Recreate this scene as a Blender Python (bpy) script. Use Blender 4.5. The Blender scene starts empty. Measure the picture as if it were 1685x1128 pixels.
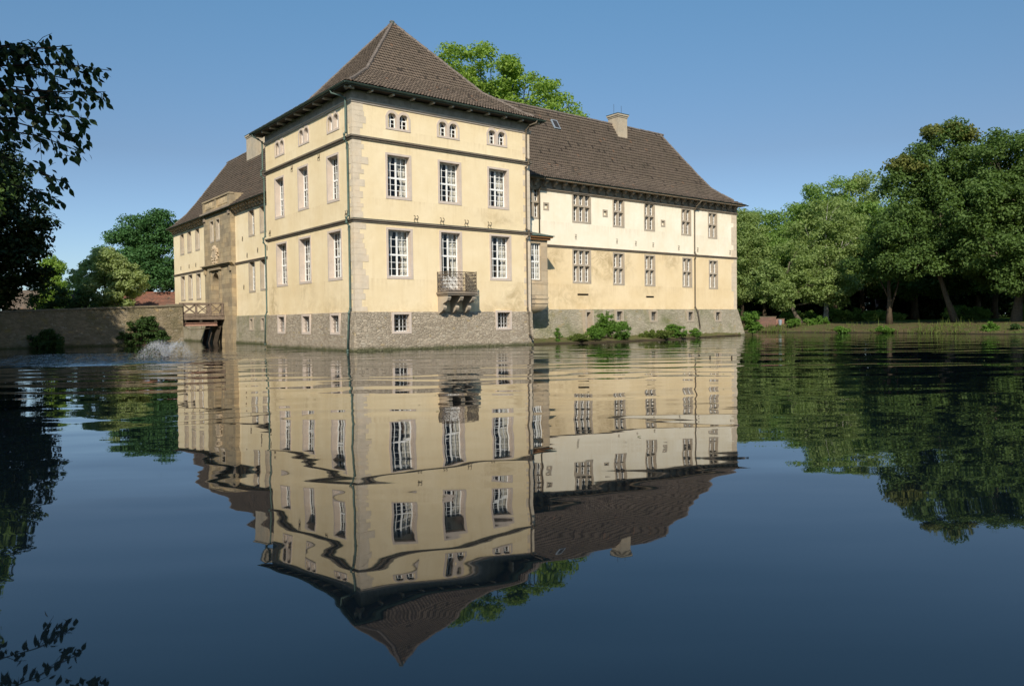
import bpy, math, random
import numpy as np
from mathutils import Vector, Matrix
random.seed(7)
rng = np.random.default_rng(7)
S = bpy.context.scene
COL = S.collection
R = math.radians

# ------------------------------------------------------------------ camera
cam = bpy.data.cameras.new("camera")
cam.sensor_width = 36.0
cam.lens = 1254.08 / 1685 * 36.0
cam.clip_start = 0.1
cam.clip_end = 3000
co = bpy.data.objects.new("camera", cam)
COL.objects.link(co)
PITCH, ROLL, CAMH = -0.0291, -0.0126, 1.7213
F = Vector((0, math.cos(PITCH), math.sin(PITCH)))
U = Vector((0, -math.sin(PITCH), math.cos(PITCH)))
X = Vector((1, 0, 0))
right = X * math.cos(ROLL) + U * math.sin(ROLL)
up = -X * math.sin(ROLL) + U * math.cos(ROLL)
m = Matrix.Identity(4)
for i in range(3):
    m[i][0], m[i][1], m[i][2] = right[i], up[i], -F[i]
m[0][3], m[1][3], m[2][3] = 0, 0, CAMH
co.matrix_world = m
S.camera = co

# ------------------------------------------------------------------ light
SUN_EL = R(35)
SUN_AZ = R(-93)                      # direction towards the sun, from +X counter-clockwise
sd = Vector((math.cos(SUN_EL) * math.cos(SUN_AZ), math.cos(SUN_EL) * math.sin(SUN_AZ), math.sin(SUN_EL)))
sun = bpy.data.lights.new("sun", 'SUN')
sun.energy = 4.4
sun.angle = R(0.5)
sun.color = (1.0, 0.91, 0.76)
so = bpy.data.objects.new("sun", sun)
COL.objects.link(so)
so.rotation_euler = sd.to_track_quat('Z', 'Y').to_euler()
w = bpy.data.worlds.new("World")
S.world = w
w.use_nodes = True
nt = w.node_tree
bg = nt.nodes['Background']
sky = nt.nodes.new('ShaderNodeTexSky')
sky.sky_type = 'NISHITA'
sky.sun_disc = False
sky.sun_elevation = SUN_EL
sky.sun_rotation = math.atan2(sd.x, sd.y)
sky.altitude = 100
sky.air_density = 1.0
sky.dust_density = 0.6
sky.ozone_density = 3.0
# measured sky colour: paler blue low down, deeper blue above
wtc = nt.nodes.new('ShaderNodeTexCoord')
wsx = nt.nodes.new('ShaderNodeSeparateXYZ')
nt.links.new(wtc.outputs['Generated'], wsx.inputs[0])
wr = nt.nodes.new('ShaderNodeValToRGB')
we = wr.color_ramp.elements
while len(we) < 5: we.new(0.5)
for e_, (p_, c_) in zip(we, ((0.0, (.42, .50, .62)), (.07, (.455, .50, .575)), (.204, (.44, .455, .47)), (.40, (.47, .62, .62)), (.75, (.44, .58, .66)))):
    e_.position = p_; e_.color = (*c_, 1)
nt.links.new(wsx.outputs[2], wr.inputs[0])
wm = nt.nodes.new('ShaderNodeVectorMath'); wm.operation = 'MULTIPLY'
nt.links.new(sky.outputs[0], wm.inputs[0]); nt.links.new(wr.outputs[0], wm.inputs[1])
wm2 = nt.nodes.new('ShaderNodeVectorMath'); wm2.operation = 'SCALE'; wm2.inputs['Scale'].default_value = 2.0
nt.links.new(wm.outputs[0], wm2.inputs[0]); nt.links.new(wm2.outputs[0], bg.inputs[0])
bg.inputs[1].default_value = 0.085
S.view_settings.view_transform = 'Standard'
S.view_settings.look = 'None'
S.view_settings.exposure = 0.26
S.view_settings.gamma = 1.0
S.view_settings.use_curve_mapping = False
S.cycles.max_bounces = 8
S.cycles.transparent_max_bounces = 24
S.cycles.caustics_reflective = False
S.cycles.caustics_refractive = False

# ------------------------------------------------------------------ frames
TH = 0.901
RV = Vector((math.sin(TH), math.cos(TH), 0))       # along the tower's right face
LV = Vector((-math.cos(TH), math.sin(TH), 0))      # along the tower's left face
C0 = Vector((-9.39, 45.891, 0))
def L2W(x, y, z=0.0):
    return C0 + RV * x + LV * y + Vector((0, 0, z))
TA, TB = 13.74, 14.03        # tower sides
SR, SL = 3.47, 2.41          # set-back of the wings
WX, LY = 43.1, 48.6          # far ends of the wings
ZP = 2.33                    # plinth top

# ------------------------------------------------------------------ materials
MATS = {}
class NB:
    def __init__(s, name):
        s.m = bpy.data.materials.new(name)
        s.m.use_nodes = True
        s.t = s.m.node_tree
        s.p = s.t.nodes['Principled BSDF']
        s.out = s.t.nodes['Material Output']
        MATS[name] = s.m
    def n(s, typ, **kw):
        x = s.t.nodes.new(typ)
        for k, v in kw.items():
            if k == 'ins':
                for a, b in v.items():
                    x.inputs[a].default_value = b
            else:
                setattr(x, k, v)
        return x
    def l(s, a, b):
        s.t.links.new(a, b)
    def coord(s, kind='Object'):
        if not hasattr(s, '_c'):
            s._c = s.n('ShaderNodeTexCoord')
        return s._c.outputs[kind]
    def mapped(s, scale, kind='Object', loc=(0, 0, 0)):
        mp = s.n('ShaderNodeMapping')
        mp.inputs['Scale'].default_value = scale
        mp.inputs['Location'].default_value = loc
        s.l(s.coord(kind), mp.inputs[0])
        return mp.outputs[0]
    def noise(s, vec, scale, detail=4, rough=0.6, dist=0.0):
        x = s.n('ShaderNodeTexNoise')
        x.inputs['Scale'].default_value = scale
        x.inputs['Detail'].default_value = detail
        x.inputs['Roughness'].default_value = rough
        x.inputs['Distortion'].default_value = dist
        s.l(vec, x.inputs['Vector'])
        return x.outputs['Fac']
    def ramp(s, fac, stops):
        x = s.n('ShaderNodeValToRGB')
        e = x.color_ramp.elements
        while len(e) < len(stops):
            e.new(0.5)
        for a, (p, c) in zip(e, stops):
            a.position = p
            a.color = (*c, 1) if len(c) == 3 else c
        s.l(fac, x.inputs[0])
        return x.outputs[0]
    def mr(s, v, a, b, c=0.0, d=1.0):
        x = s.n('ShaderNodeMapRange')
        for i, q in zip(range(1, 5), (a, b, c, d)):
            x.inputs[i].default_value = q
        s.l(v, x.inputs[0])
        return x.outputs[0]
    def mix(s, fac, a, b, mode='MIX'):
        x = s.n('ShaderNodeMix', data_type='RGBA', blend_type=mode)
        for i, v in ((0, fac), (6, a), (7, b)):
            if hasattr(v, 'is_linked'):
                s.l(v, x.inputs[i])
            else:
                x.inputs[i].default_value = (*v, 1) if isinstance(v, tuple) and len(v) == 3 else v
        return x.outputs[2]
    def math(s, op, a, b=None):
        x = s.n('ShaderNodeMath', operation=op)
        for i, v in enumerate((a, b)):
            if v is None:
                continue
            if hasattr(v, 'is_linked'):
                s.l(v, x.inputs[i])
            else:
                x.inputs[i].default_value = v
        return x.outputs[0]
    def bump(s, h, dist=0.01, strength=1.0):
        x = s.n('ShaderNodeBump')
        x.inputs['Distance'].default_value = dist
        x.inputs['Strength'].default_value = strength
        s.l(h, x.inputs['Height'])
        s.l(x.outputs[0], s.p.inputs['Normal'])
    def col(s, v):
        if hasattr(v, 'is_linked'):
            s.l(v, s.p.inputs['Base Color'])
        else:
            s.p.inputs['Base Color'].default_value = (*v, 1)
    def rough(s, r, spec=0.3):
        s.p.inputs['Roughness'].default_value = r
        s.p.inputs['Specular IOR Level'].default_value = spec

def near(b, c, rad):
    """1 inside a soft ellipsoid of object space, 0 outside"""
    vm = b.n('ShaderNodeVectorMath', operation='SUBTRACT')
    vm.inputs[1].default_value = c
    b.l(b.coord(), vm.inputs[0])
    v2 = b.n('ShaderNodeVectorMath', operation='DIVIDE')
    v2.inputs[1].default_value = rad
    b.l(vm.outputs[0], v2.inputs[0])
    v3 = b.n('ShaderNodeVectorMath', operation='LENGTH')
    b.l(v2.outputs[0], v3.inputs[0])
    return b.mr(v3.outputs['Value'], 0.25, 1.0, 1.0, 0.0)

def plaster(name, c, stains=(), stain_col=(0.36, 0.26, 0.13), ledges=(), foot=2.4):
    b = NB(name)
    n1 = b.noise(b.coord(), 0.35, 6, 0.65)
    n2 = b.noise(b.coord(), 2.2, 8, 0.7)
    d = tuple(x * y for x, y in zip(c, (0.90, 0.86, 0.78)))
    cc = b.mix(b.mr(n1, 0.35, 0.7), c, d)
    cc = b.mix(b.mr(n2, 0.45, 0.8, 0, 0.45), cc, d)
    # faint rain streaks
    st = b.noise(b.mapped((2.6, 2.6, 0.12)), 1.0, 5, 0.6)
    cc = b.mix(b.mr(st, 0.56, 0.78, 0, 0.35), cc, tuple(x * y for x, y in zip(c, (0.74, 0.66, 0.55))))
    sxyz = b.n('ShaderNodeSeparateXYZ'); b.l(b.coord(), sxyz.inputs[0])
    zc = sxyz.outputs[2]
    fine = b.noise(b.mapped((5.5, 5.5, 0.22)), 1.0, 6, 0.7)
    patch = b.mr(b.noise(b.coord(), 0.55, 4, 0.6), 0.38, 0.62)
    run = None
    for (hz, ln) in ledges:
        k = b.math('MULTIPLY', b.mr(zc, hz - ln, hz, 0, 1), b.math('LESS_THAN', zc, hz))
        run = k if run is None else b.math('MAXIMUM', run, k)
    if run is not None:
        k = b.math('MULTIPLY', b.math('MULTIPLY', run, b.mr(fine, 0.42, 0.68)), patch)
        cc = b.mix(b.math('MULTIPLY', k, 0.6), cc, tuple(x * y for x, y in zip(c, (0.60, 0.52, 0.42))))
    damp = b.math('MULTIPLY', b.mr(zc, foot + 1.1, foot, 0, 1), b.mr(b.noise(b.coord(), 1.6, 8, 0.75, 0.6), 0.42, 0.68))
    cc = b.mix(b.math('MULTIPLY', damp, 0.6), cc, tuple(x * y for x, y in zip(c, (0.66, 0.58, 0.44))))
    for (p, r, s) in stains:
        k = b.math('MULTIPLY', near(b, p, r), b.mr(b.noise(b.coord(), 1.1, 8, 0.72, 0.8), 0.40, 0.66))
        k = b.math('MULTIPLY', k, s)
        cc = b.mix(k, cc, stain_col)
    b.col(cc)
    b.rough(0.9, 0.15)
    h = b.math('ADD', b.noise(b.coord(), 1.3, 5, 0.55), b.math('MULTIPLY', b.noise(b.coord(), 14, 4, 0.6), 0.35))
    b.bump(h, 0.03, 0.8)
    return b.m
plaster('cream_plaster', (0.845, 0.705, 0.475), [
    ((12.2, 0, 2.9), (1.5, 2, 2.0), 0.75), ((10.3, 0, 2.4), (1.5, 2, .9), 0.6), ((10.9, 0, 8.6), (2.4, 2, 1.0), 0.45),
    ((0, 13.0, 3.3), (2, 1.1, 2.4), 0.85), ((0, 7.2, 3.6), (2, 2.2, 1.3), 0.35), ((0, 2.6, 3.0), (2, 2.2, 1.3), .3)], ledges=((14.95, .7), (13.65, .8), (12.72, .8), (9.35, 1.0), (7.82, .7), (4.42, 1.1)))
plaster('ochre_plaster', (0.85, 0.69, 0.455), [
    ((25.0, SR, 6.4), (4.2, 2, 2.0), 0.95), ((19.0, SR, 6.6), (2.0, 2, 1.6), 0.7), ((21.0, SR, 3.6), (5, 2, 1.3), 0.5),
    ((33.2, SR, 6.9), (1.6, 2, 1.3), 0.6), ((30.5, SR, 4.3), (2.2, 2, 1.0), 0.4)], ledges=((7.5, .9), (4.6, 1.2)))
plaster('white_plaster', (0.92, 0.84, 0.69), ledges=((11.85, .6), (9.5, .9)), foot=6.9)
plaster('pale_plaster', (0.86, 0.735, 0.515), [((SL, 22.5, 3.5), (2, 1.5, 1.6), .4)], ledges=((11.7, .6), (9.3, .9), (7.1, .7), (4.4, 1.0)))

def rubble(name, c1, c2, mortar, scale=2.6, moss=0.0, moss_col=(0.13, 0.15, 0.05)):
    b = NB(name)
    wob = b.n('ShaderNodeTexNoise')
    wob.inputs['Scale'].default_value = 2.5
    b.l(b.coord(), wob.inputs['Vector'])
    vm = b.n('ShaderNodeVectorMath', operation='MULTIPLY_ADD')
    b.l(wob.outputs['Color'], vm.inputs[0])
    vm.inputs[1].default_value = (0.25, 0.25, 0.2)
    b.l(b.mapped((1, 1, 1.8)), vm.inputs[2])
    v = b.n('ShaderNodeTexVoronoi', ins={'Scale': scale})
    b.l(vm.outputs[0], v.inputs['Vector'])
    e = b.n('ShaderNodeTexVoronoi', feature='DISTANCE_TO_EDGE', ins={'Scale': scale})
    b.l(vm.outputs[0], e.inputs['Vector'])
    sep = b.n('ShaderNodeSeparateColor')
    b.l(v.outputs['Color'], sep.inputs[0])
    cc = b.mix(sep.outputs[0], c1, c2)
    cc = b.mix(b.mr(sep.outputs[1], 0.86, 0.95, 0, .6), cc, (0.48, 0.43, 0.35))
    cc = b.mix(b.mr(sep.outputs[2], 0.965, 0.985, 0, .7), cc, (0.46, 0.34, 0.16))
    cc = b.mix(b.mr(b.noise(b.coord(), 9, 6, 0.7), 0.35, 0.75, 0, 0.55), cc, tuple(x * 0.55 for x in c1))
    edge = b.mr(e.outputs['Distance'], 0.015, 0.06, 1, 0)
    cc = b.mix(edge, cc, mortar)
    big = b.noise(b.coord(), 0.45, 6, 0.65)
    cc = b.mix(b.mr(big, 0.4, 0.72, 0, 0.4), cc, tuple(x * 0.6 for x in mortar))
    if moss:
        cc = b.mix(b.mr(b.noise(b.coord(), 0.5, 8, 0.7), 0.60 - 0.25 * moss, 0.72, 0, 0.75), cc, moss_col)
        cc = b.mix(b.mr(b.noise(b.coord(), 0.62, 6, 0.6), 0.6, 0.7, 0, 0.5 * moss), cc, (0.30, 0.24, 0.05))
    # tide line of algae just above the water
    z = b.n('ShaderNodeSeparateXYZ')
    b.l(b.coord(), z.inputs[0])
    t = b.math('ADD', z.outputs[2], b.math('MULTIPLY', b.noise(b.coord(), 1.5, 5), -0.35))
    cc = b.mix(b.mr(t, -0.12, 0.12, 0.85, 0), cc, (0.06, 0.07, 0.025))
    b.col(cc)
    b.rough(0.92, 0.15)
    h = b.math('SUBTRACT', b.mr(e.outputs['Distance'], 0.0, 0.12), b.math('MULTIPLY', b.noise(b.coord(), 12, 4), 0.4))
    b.bump(h, 0.035, 1.0)
    return b.m
rubble('tower_rubble', (0.55, 0.465, 0.355), (0.31, 0.255, 0.19), (0.44, 0.37, 0.28), 4.3)
rubble('mossy_rubble', (0.48, 0.425, 0.32), (0.34, 0.305, 0.225), (0.42, 0.37, 0.275), 3.4, 0.5)
rubble('causeway_stone', (0.37, 0.30, 0.205), (0.22, 0.18, 0.125), (0.28, 0.235, 0.165), 3.4, 0.85, (0.085, 0.085, 0.035))

def stone(name, c, var=0.35, brick=None, rough=0.85):
    b = NB(name)
    n1 = b.noise(b.coord(), 1.6, 8, 0.7)
    cc = b.mix(b.mr(n1, 0.35, 0.7), c, tuple(x * (1 - var) for x in c))
    cc = b.mix(b.mr(b.noise(b.coord(), 0.5, 5, 0.6), 0.45, 0.7, 0, .6), cc, tuple(x * y for x, y in zip(c, (1.1, 0.98, 0.82))))
    h = b.noise(b.coord(), 18, 5, 0.65)
    if brick:
        bt = b.n('ShaderNodeTexBrick', ins={'Scale': 1.0, 'Mortar Size': 0.012, 'Brick Width': brick[0], 'Row Height': brick[1],
                                            'Color1': (0.75, 0.75, 0.75, 1), 'Color2': (1.1, 1.08, 1.0, 1), 'Mortar': (0.62, 0.6, 0.55, 1)})
        mp = b.n('ShaderNodeMapping')
        mp.inputs['Rotation'].default_value = (R(90), 0, R(90))
        sx = b.n('ShaderNodeSeparateXYZ')
        b.l(b.coord(), sx.inputs[0])
        cx = b.n('ShaderNodeCombineXYZ')
        b.l(b.math('ADD', sx.outputs[0], sx.outputs[1]), cx.inputs[0])
        b.l(sx.outputs[2], cx.inputs[1])
        b.l(cx.outputs[0], bt.inputs['Vector'])
        cc = b.mix(1.0, cc, bt.outputs['Color'], 'MULTIPLY')
    b.col(cc)
    b.rough(rough, 0.2)
    b.bump(h, 0.012, 0.8)
    return b.m
stone('frame_stone', (0.62, 0.525, 0.45), 0.2)
stone('wing_frame_stone', (0.47, 0.40, 0.315), 0.3)
stone('quoin_stone', (0.70, 0.595, 0.46), 0.25)
stone('portal_stone', (0.44, 0.36, 0.25), 0.4, (1.1, 0.42))
stone('oriel_stone', (0.56, 0.46, 0.34), 0.25, (1.3, 0.9))
stone('ledge_stone', (0.27, 0.225, 0.18), 0.35)
stone('cornice_stone', (0.33, 0.27, 0.21), 0.35)
stone('pale_cornice_stone', (0.55, 0.44, 0.31), 0.3)
stone('chimney_stone', (0.50, 0.43, 0.33), 0.3)
stone('coping_stone', (0.19, 0.165, 0.115), 0.4)

def simple(name, c, rough=0.6, spec=0.3, metal=0.0, var=0.25, scale=6):
    b = NB(name)
    n1 = b.noise(b.coord(), scale, 6, 0.65)
    b.col(b.mix(b.mr(n1, 0.35, 0.7), c, tuple(x * (1 - var) for x in c)))
    b.rough(rough, spec)
    b.p.inputs['Metallic'].default_value = metal
    b.bump(n1, 0.005, 0.4)
    return b.m
simple('white_paint', (0.86, 0.86, 0.84), 0.45, 0.4, 0, 0.08)
simple('curtain_cloth', (0.62, 0.59, 0.54), 0.9, 0.1, 0, 0.15, 3)
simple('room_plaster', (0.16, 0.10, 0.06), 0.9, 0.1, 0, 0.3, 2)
simple('copper_green', (0.10, 0.155, 0.13), 0.6, 0.35, 0, 0.45, 3)
simple('dark_copper', (0.055, 0.085, 0.075), 0.6, 0.35, 0, 0.45, 3)
simple('eave_board', (0.38, 0.33, 0.275), 0.85, 0.15, 0, 0.4, 2)
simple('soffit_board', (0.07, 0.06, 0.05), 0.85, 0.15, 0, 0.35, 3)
simple('rafter_end', (0.5, 0.46, 0.4), 0.8, 0.15, 0, 0.3, 5)
simple('brown_iron', (0.13, 0.10, 0.07), 0.55, 0.4, 0, 0.4, 8)
simple('black_iron', (0.045, 0.04, 0.035), 0.5, 0.4, 0, 0.4, 9)
simple('anchor_iron', (0.15, 0.12, 0.085), 0.6, 0.3, 0, 0.4, 9)
simple('weathered_timber', (0.26, 0.20, 0.155), 0.85, 0.15, 0, 0.5, 4)
simple('dark_timber', (0.07, 0.055, 0.04), 0.85, 0.15, 0, 0.4, 4)
simple('rusty_steel', (0.42, 0.25, 0.19), 0.7, 0.25, 0, 0.35, 5)
simple('ridge_mortar', (0.21, 0.175, 0.15), 0.9, 0.15, 0, 0.5, 5)
simple('orange_trim', (0.45, 0.22, 0.09), 0.7, 0.2, 0, 0.2, 3)
simple('bin_plastic', (0.28, 0.33, 0.38), 0.5, 0.4, 0, 0.15, 4)
simple('bark_grey', (0.16, 0.135, 0.105), 0.95, 0.1, 0, 0.55, 7)
simple('bark_brown', (0.105, 0.08, 0.055), 0.95, 0.1, 0, 0.5, 7)
simple('twig_bark', (0.05, 0.038, 0.028), 0.95, 0.1, 0, 0.4, 7)
b = NB('bark_birch')
bn = b.noise(b.mapped((2, 2, 7)), 1.5, 5, 0.7)
b.col(b.ramp(bn, [(0.4, (0.07, 0.06, 0.05)), (0.5, (0.5, 0.47, 0.42)), (0.8, (0.6, 0.57, 0.52))]))
b.rough(0.85, 0.15)
b = NB('window_glass')
tr = b.n('ShaderNodeBsdfTransparent')
tr.inputs[0].default_value = (0.93, 0.94, 0.92, 1)
gl = b.n('ShaderNodeBsdfGlossy')
gl.inputs['Roughness'].default_value = 0.03
wob = b.n('ShaderNodeBump', ins={'Distance': 0.01, 'Strength': 0.3})
b.l(b.noise(b.coord(), 2.0, 2), wob.inputs['Height'])
b.l(wob.outputs[0], gl.inputs['Normal'])
fr = b.n('ShaderNodeFresnel', ins={'IOR': 1.5})
gg_ = b.n('ShaderNodeNewGeometry')
b.l(b.mr(gg_.outputs['Backfacing'], 0, 1, 1.5, 1 / 1.5), fr.inputs['IOR'])
mx = b.n('ShaderNodeMixShader')
b.l(fr.outputs[0], mx.inputs[0])
b.l(tr.outputs[0], mx.inputs[1])
b.l(gl.outputs[0], mx.inputs[2])
b.l(mx.outputs[0], b.out.inputs[0])

def tiles(name, c1, c2):
    b = NB(name)
    uv = b.coord('UV')
    sx = b.n('ShaderNodeSeparateXYZ')
    b.l(uv, sx.inputs[0])
    fl = b.n('ShaderNodeCombineXYZ')
    b.l(b.math('FLOOR', b.math('DIVIDE', sx.outputs[0], 0.22)), fl.inputs[0])
    b.l(b.math('FLOOR', b.math('DIVIDE', sx.outputs[1], 0.335)), fl.inputs[1])
    wn = b.n('ShaderNodeTexWhiteNoise', noise_dimensions='2D')
    b.l(fl.outputs[0], wn.inputs['Vector'])
    wv = wn.outputs['Value']
    cc = b.mix(wv, c1, c2)
    cc = b.mix(b.mr(wv, 0.991, 0.993), cc, (0.25, 0.15, 0.10))
    cc = b.mix(b.mr(wv, 0.03, 0.02), cc, (0.05, 0.04, 0.035))
    cc = b.mix(b.mr(b.noise(b.coord(), 0.6, 7, 0.7), 0.42, 0.72, 0, 0.55), cc, (0.09, 0.075, 0.055))
    cc = b.mix(b.mr(b.noise(b.coord(), 7, 6, 0.7), 0.5, 0.8, 0, 0.5), cc, (0.19, 0.17, 0.14))
    b.col(cc)
    b.rough(0.8, 0.25)
    b.bump(b.noise(b.coord(), 25, 4, 0.6), 0.008, 0.7)
    return b.m
tiles('tower_tiles', (0.195, 0.148, 0.114), (0.155, 0.119, 0.095))
tiles('wing_tiles', (0.180, 0.138, 0.107), (0.138, 0.107, 0.086))
simple('tile_edge', (0.062, 0.050, 0.041), 0.9, 0.1, 0, 0.5, 4)
tiles('red_tiles', (0.30, 0.12, 0.075), (0.22, 0.09, 0.06))

def leafmat(name, c, c2, trans=0.3, rough=0.55):
    b = NB(name)
    g = b.n('ShaderNodeNewGeometry')
    rnd = g.outputs['Random Per Island']
    oi = b.n('ShaderNodeObjectInfo')
    cc = b.mix(rnd, c, c2)
    cc = b.mix(b.mr(b.noise(b.coord(), 0.45, 3), 0.4, 0.7, 0, 0.6), cc, tuple(x * y for x, y in zip(c2, (0.75, 0.8, 0.8))))
    b.col(cc)
    b.rough(rough, 0.18)
    tl = b.n('ShaderNodeBsdfTranslucent')
    b.l(b.mix(1.0, cc, (1.2, 1.25, 0.55), 'MULTIPLY'), tl.inputs[0])
    mx = b.n('ShaderNodeMixShader')
    mx.inputs[0].default_value = trans
    b.l(b.p.outputs[0], mx.inputs[1])
    b.l(tl.outputs[0], mx.inputs[2])
    b.l(mx.outputs[0], b.out.inputs[0])
    return b.m
leafmat('plane_leaf', (0.31, 0.43, 0.085), (0.22, 0.34, 0.065), 0.46)
leafmat('maple_leaf', (0.145, 0.225, 0.062), (0.10, 0.165, 0.046), 0.42)
leafmat('yellowing_leaf', (0.20, 0.205, 0.055), (0.125, 0.15, 0.042), 0.3)
leafmat('wood_leaf', (0.25, 0.37, 0.10), (0.18, 0.29, 0.075), 0.45)
leafmat('birch_leaf', (0.29, 0.37, 0.13), (0.22, 0.30, 0.10), 0.45)
leafmat('willow_leaf', (0.40, 0.47, 0.21), (0.31, 0.38, 0.16), 0.46)
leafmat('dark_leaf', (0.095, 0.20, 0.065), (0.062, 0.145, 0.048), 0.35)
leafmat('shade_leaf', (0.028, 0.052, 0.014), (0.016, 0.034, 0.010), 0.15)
leafmat('bush_leaf', (0.17, 0.30, 0.05), (0.10, 0.20, 0.035), 0.38)
leafmat('ivy_leaf', (0.065, 0.115, 0.03), (0.04, 0.08, 0.022), 0.25)
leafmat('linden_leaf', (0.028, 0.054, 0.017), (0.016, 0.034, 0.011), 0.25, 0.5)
leafmat('grass_blade', (0.16, 0.21, 0.045), (0.10, 0.14, 0.03), 0.3)

# ------------------------------------------------------------------ helpers
def tag(o, label=None, cat=None, group=None, kind=None):
    if label: o['label'] = label
    if cat: o['category'] = cat
    if group: o['group'] = group
    if kind: o['kind'] = kind
    return o
def empty(name, loc, rz=0.0, **kw):
    o = bpy.data.objects.new(name, None)
    COL.objects.link(o)
    o.location = loc
    o.rotation_euler = (0, 0, rz)
    return tag(o, **kw)
class MB:
    def __init__(s):
        s.v = []; s.f = []; s.mi = []; s.cur = 0
    def add(s, vs, fs):
        k = len(s.v)
        s.v += [tuple(p) for p in vs]
        for f in fs:
            s.f.append(tuple(i + k for i in f)); s.mi.append(s.cur)
    def quad(s, a, b, c, d):
        s.add((a, b, c, d), ((0, 1, 2, 3),))
    def box(s, x0, x1, y0, y1, z0, z1):
        s.add([(x, y, z) for z in (z0, z1) for x, y in ((x0, y0), (x1, y0), (x1, y1), (x0, y1))],
              [(3, 2, 1, 0), (4, 5, 6, 7), (0, 1, 5, 4), (1, 2, 6, 5), (2, 3, 7, 6), (3, 0, 4, 7)])
    def hexa(s, bot, top):
        s.add(list(bot) + list(top), [(3, 2, 1, 0), (4, 5, 6, 7), (0, 1, 5, 4), (1, 2, 6, 5), (2, 3, 7, 6), (3, 0, 4, 7)])
    def prism(s, poly, axis, a, b):
        """poly: 2D points; axis 0: (y,z) extruded in x; 1: (x,z) in y; 2: (x,y) in z"""
        def P(p, t):
            return [(t, p[0], p[1]), (p[0], t, p[1]), (p[0], p[1], t)][axis]
        n = len(poly)
        s.add([P(p, a) for p in poly] + [P(p, b) for p in poly],
              [tuple(range(n))[::-1], tuple(range(n, 2 * n))] + [(i, (i + 1) % n, n + (i + 1) % n, n + i) for i in range(n)])
    def tube(s, pts, r, n=8, cap=True):
        pts = [Vector(p) for p in pts]
        rs = r if isinstance(r, (list, tuple)) else [r] * len(pts)
        vs = []
        ref = None
        for i, p in enumerate(pts):
            d = (pts[min(i + 1, len(pts) - 1)] - pts[max(i - 1, 0)]).normalized()
            a = Vector((0, 0, 1)) if abs(d.z) < 0.95 else Vector((1, 0, 0))
            if ref is not None:
                a = ref
            e1 = (a - d * a.dot(d)).normalized()
            e2 = d.cross(e1)
            ref = e1
            for k in range(n):
                t = 2 * math.pi * k / n
                vs.append(p + (e1 * math.cos(t) + e2 * math.sin(t)) * rs[i])
        fs = [(i * n + k, i * n + (k + 1) % n, (i + 1) * n + (k + 1) % n, (i + 1) * n + k)
              for i in range(len(pts) - 1) for k in range(n)]
        if cap:
            fs += [tuple(range(n))[::-1], tuple(range((len(pts) - 1) * n, len(pts) * n))]
        s.add(vs, fs)
    def mesh(s, name, mats, smooth=False):
        me = bpy.data.meshes.new(name)
        me.from_pydata(s.v, [], s.f)
        for mt in (mats if isinstance(mats, (list, tuple)) else [mats]):
            me.materials.append(MATS[mt])
        if any(s.mi):
            me.polygons.foreach_set('material_index', s.mi)
        if smooth:
            me.polygons.foreach_set('use_smooth', [True] * len(s.f))
        me.update()
        return me
    def build(s, name, mats, parent=None, smooth=False, **kw):
        o = bpy.data.objects.new(name, s.mesh(name, mats, smooth))
        COL.objects.link(o)
        if parent: o.parent = parent
        return tag(o, **kw)
def fastmesh(name, v, f, mat, k=4):
    """v (n,3), f (m,k) numpy"""
    me = bpy.data.meshes.new(name)
    me.vertices.add(len(v)); me.vertices.foreach_set('co', v.astype(np.float32).ravel())
    me.loops.add(f.size); me.loops.foreach_set('vertex_index', f.astype(np.int32).ravel())
    me.polygons.add(len(f))
    me.polygons.foreach_set('loop_start', np.arange(0, f.size, k, dtype=np.int32))
    me.polygons.foreach_set('loop_total', np.full(len(f), k, dtype=np.int32))
    me.materials.append(MATS[mat])
    me.update(calc_edges=True)
    return me
def obj(name, me, parent=None, loc=None, **kw):
    o = bpy.data.objects.new(name, me)
    COL.objects.link(o)
    if parent: o.parent = parent
    if loc is not None: o.location = loc
    return tag(o, **kw)
def dup(o, parent, loc=None, rz=None):
    c = o.copy()
    COL.objects.link(c)
    c.parent = parent
    if loc is not None: c.location = loc
    if rz is not None: c.rotation_euler = (0, 0, rz)
    return c

# ------------------------------------------------------------------ water
b = NB('pond_water')
FX, FY = -18.4, 40.5         # fountain
sx = b.n('ShaderNodeSeparateXYZ'); b.l(b.coord(), sx.inputs[0])
dx = b.math('SUBTRACT', sx.outputs[0], FX); dy = b.math('SUBTRACT', sx.outputs[1], FY)
rr = b.math('SQRT', b.math('ADD', b.math('MULTIPLY', dx, dx), b.math('MULTIPLY', dy, dy)))
wn = b.noise(b.coord(), 0.12, 2, 0.5)
rw = b.math('ADD', rr, b.math('MULTIPLY', wn, 5.0))
amp = b.math('ADD', b.math('MULTIPLY', b.noise(b.coord(), 0.07, 2), 1.6), -0.25)
ring1 = b.math('ADD', b.math('MULTIPLY', b.math('SINE', b.math('MULTIPLY', rw, 2.15)), 0.0014), b.math('MULTIPLY', b.math('SINE', b.math('MULTIPLY', b.math('ADD', rr, b.math('MULTIPLY', wn, 7.0)), 3.1)), 0.0011))
ring2 = b.math('MULTIPLY', b.math('SINE', b.math('MULTIPLY', rw, 6.1)), 0.00055)
ring = b.math('MULTIPLY', b.math('ADD', ring1, ring2), b.math('MAXIMUM', amp, 0.08))
swell = b.math('MULTIPLY', b.noise(b.mapped((0.26, 0.52, 1)), 1.0, 1, 0.4), 0.013)
small = b.math('MULTIPLY', b.noise(b.mapped((0.8, 2.2, 1)), 1.0, 1, 0.5), 0.0012)
ph = b.math('ADD', b.math('SUBTRACT', sx.outputs[1], b.math('MULTIPLY', sx.outputs[0], 0.12)), b.math('MULTIPLY', b.noise(b.coord(), 0.16, 2, 0.5), 5.0))
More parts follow.
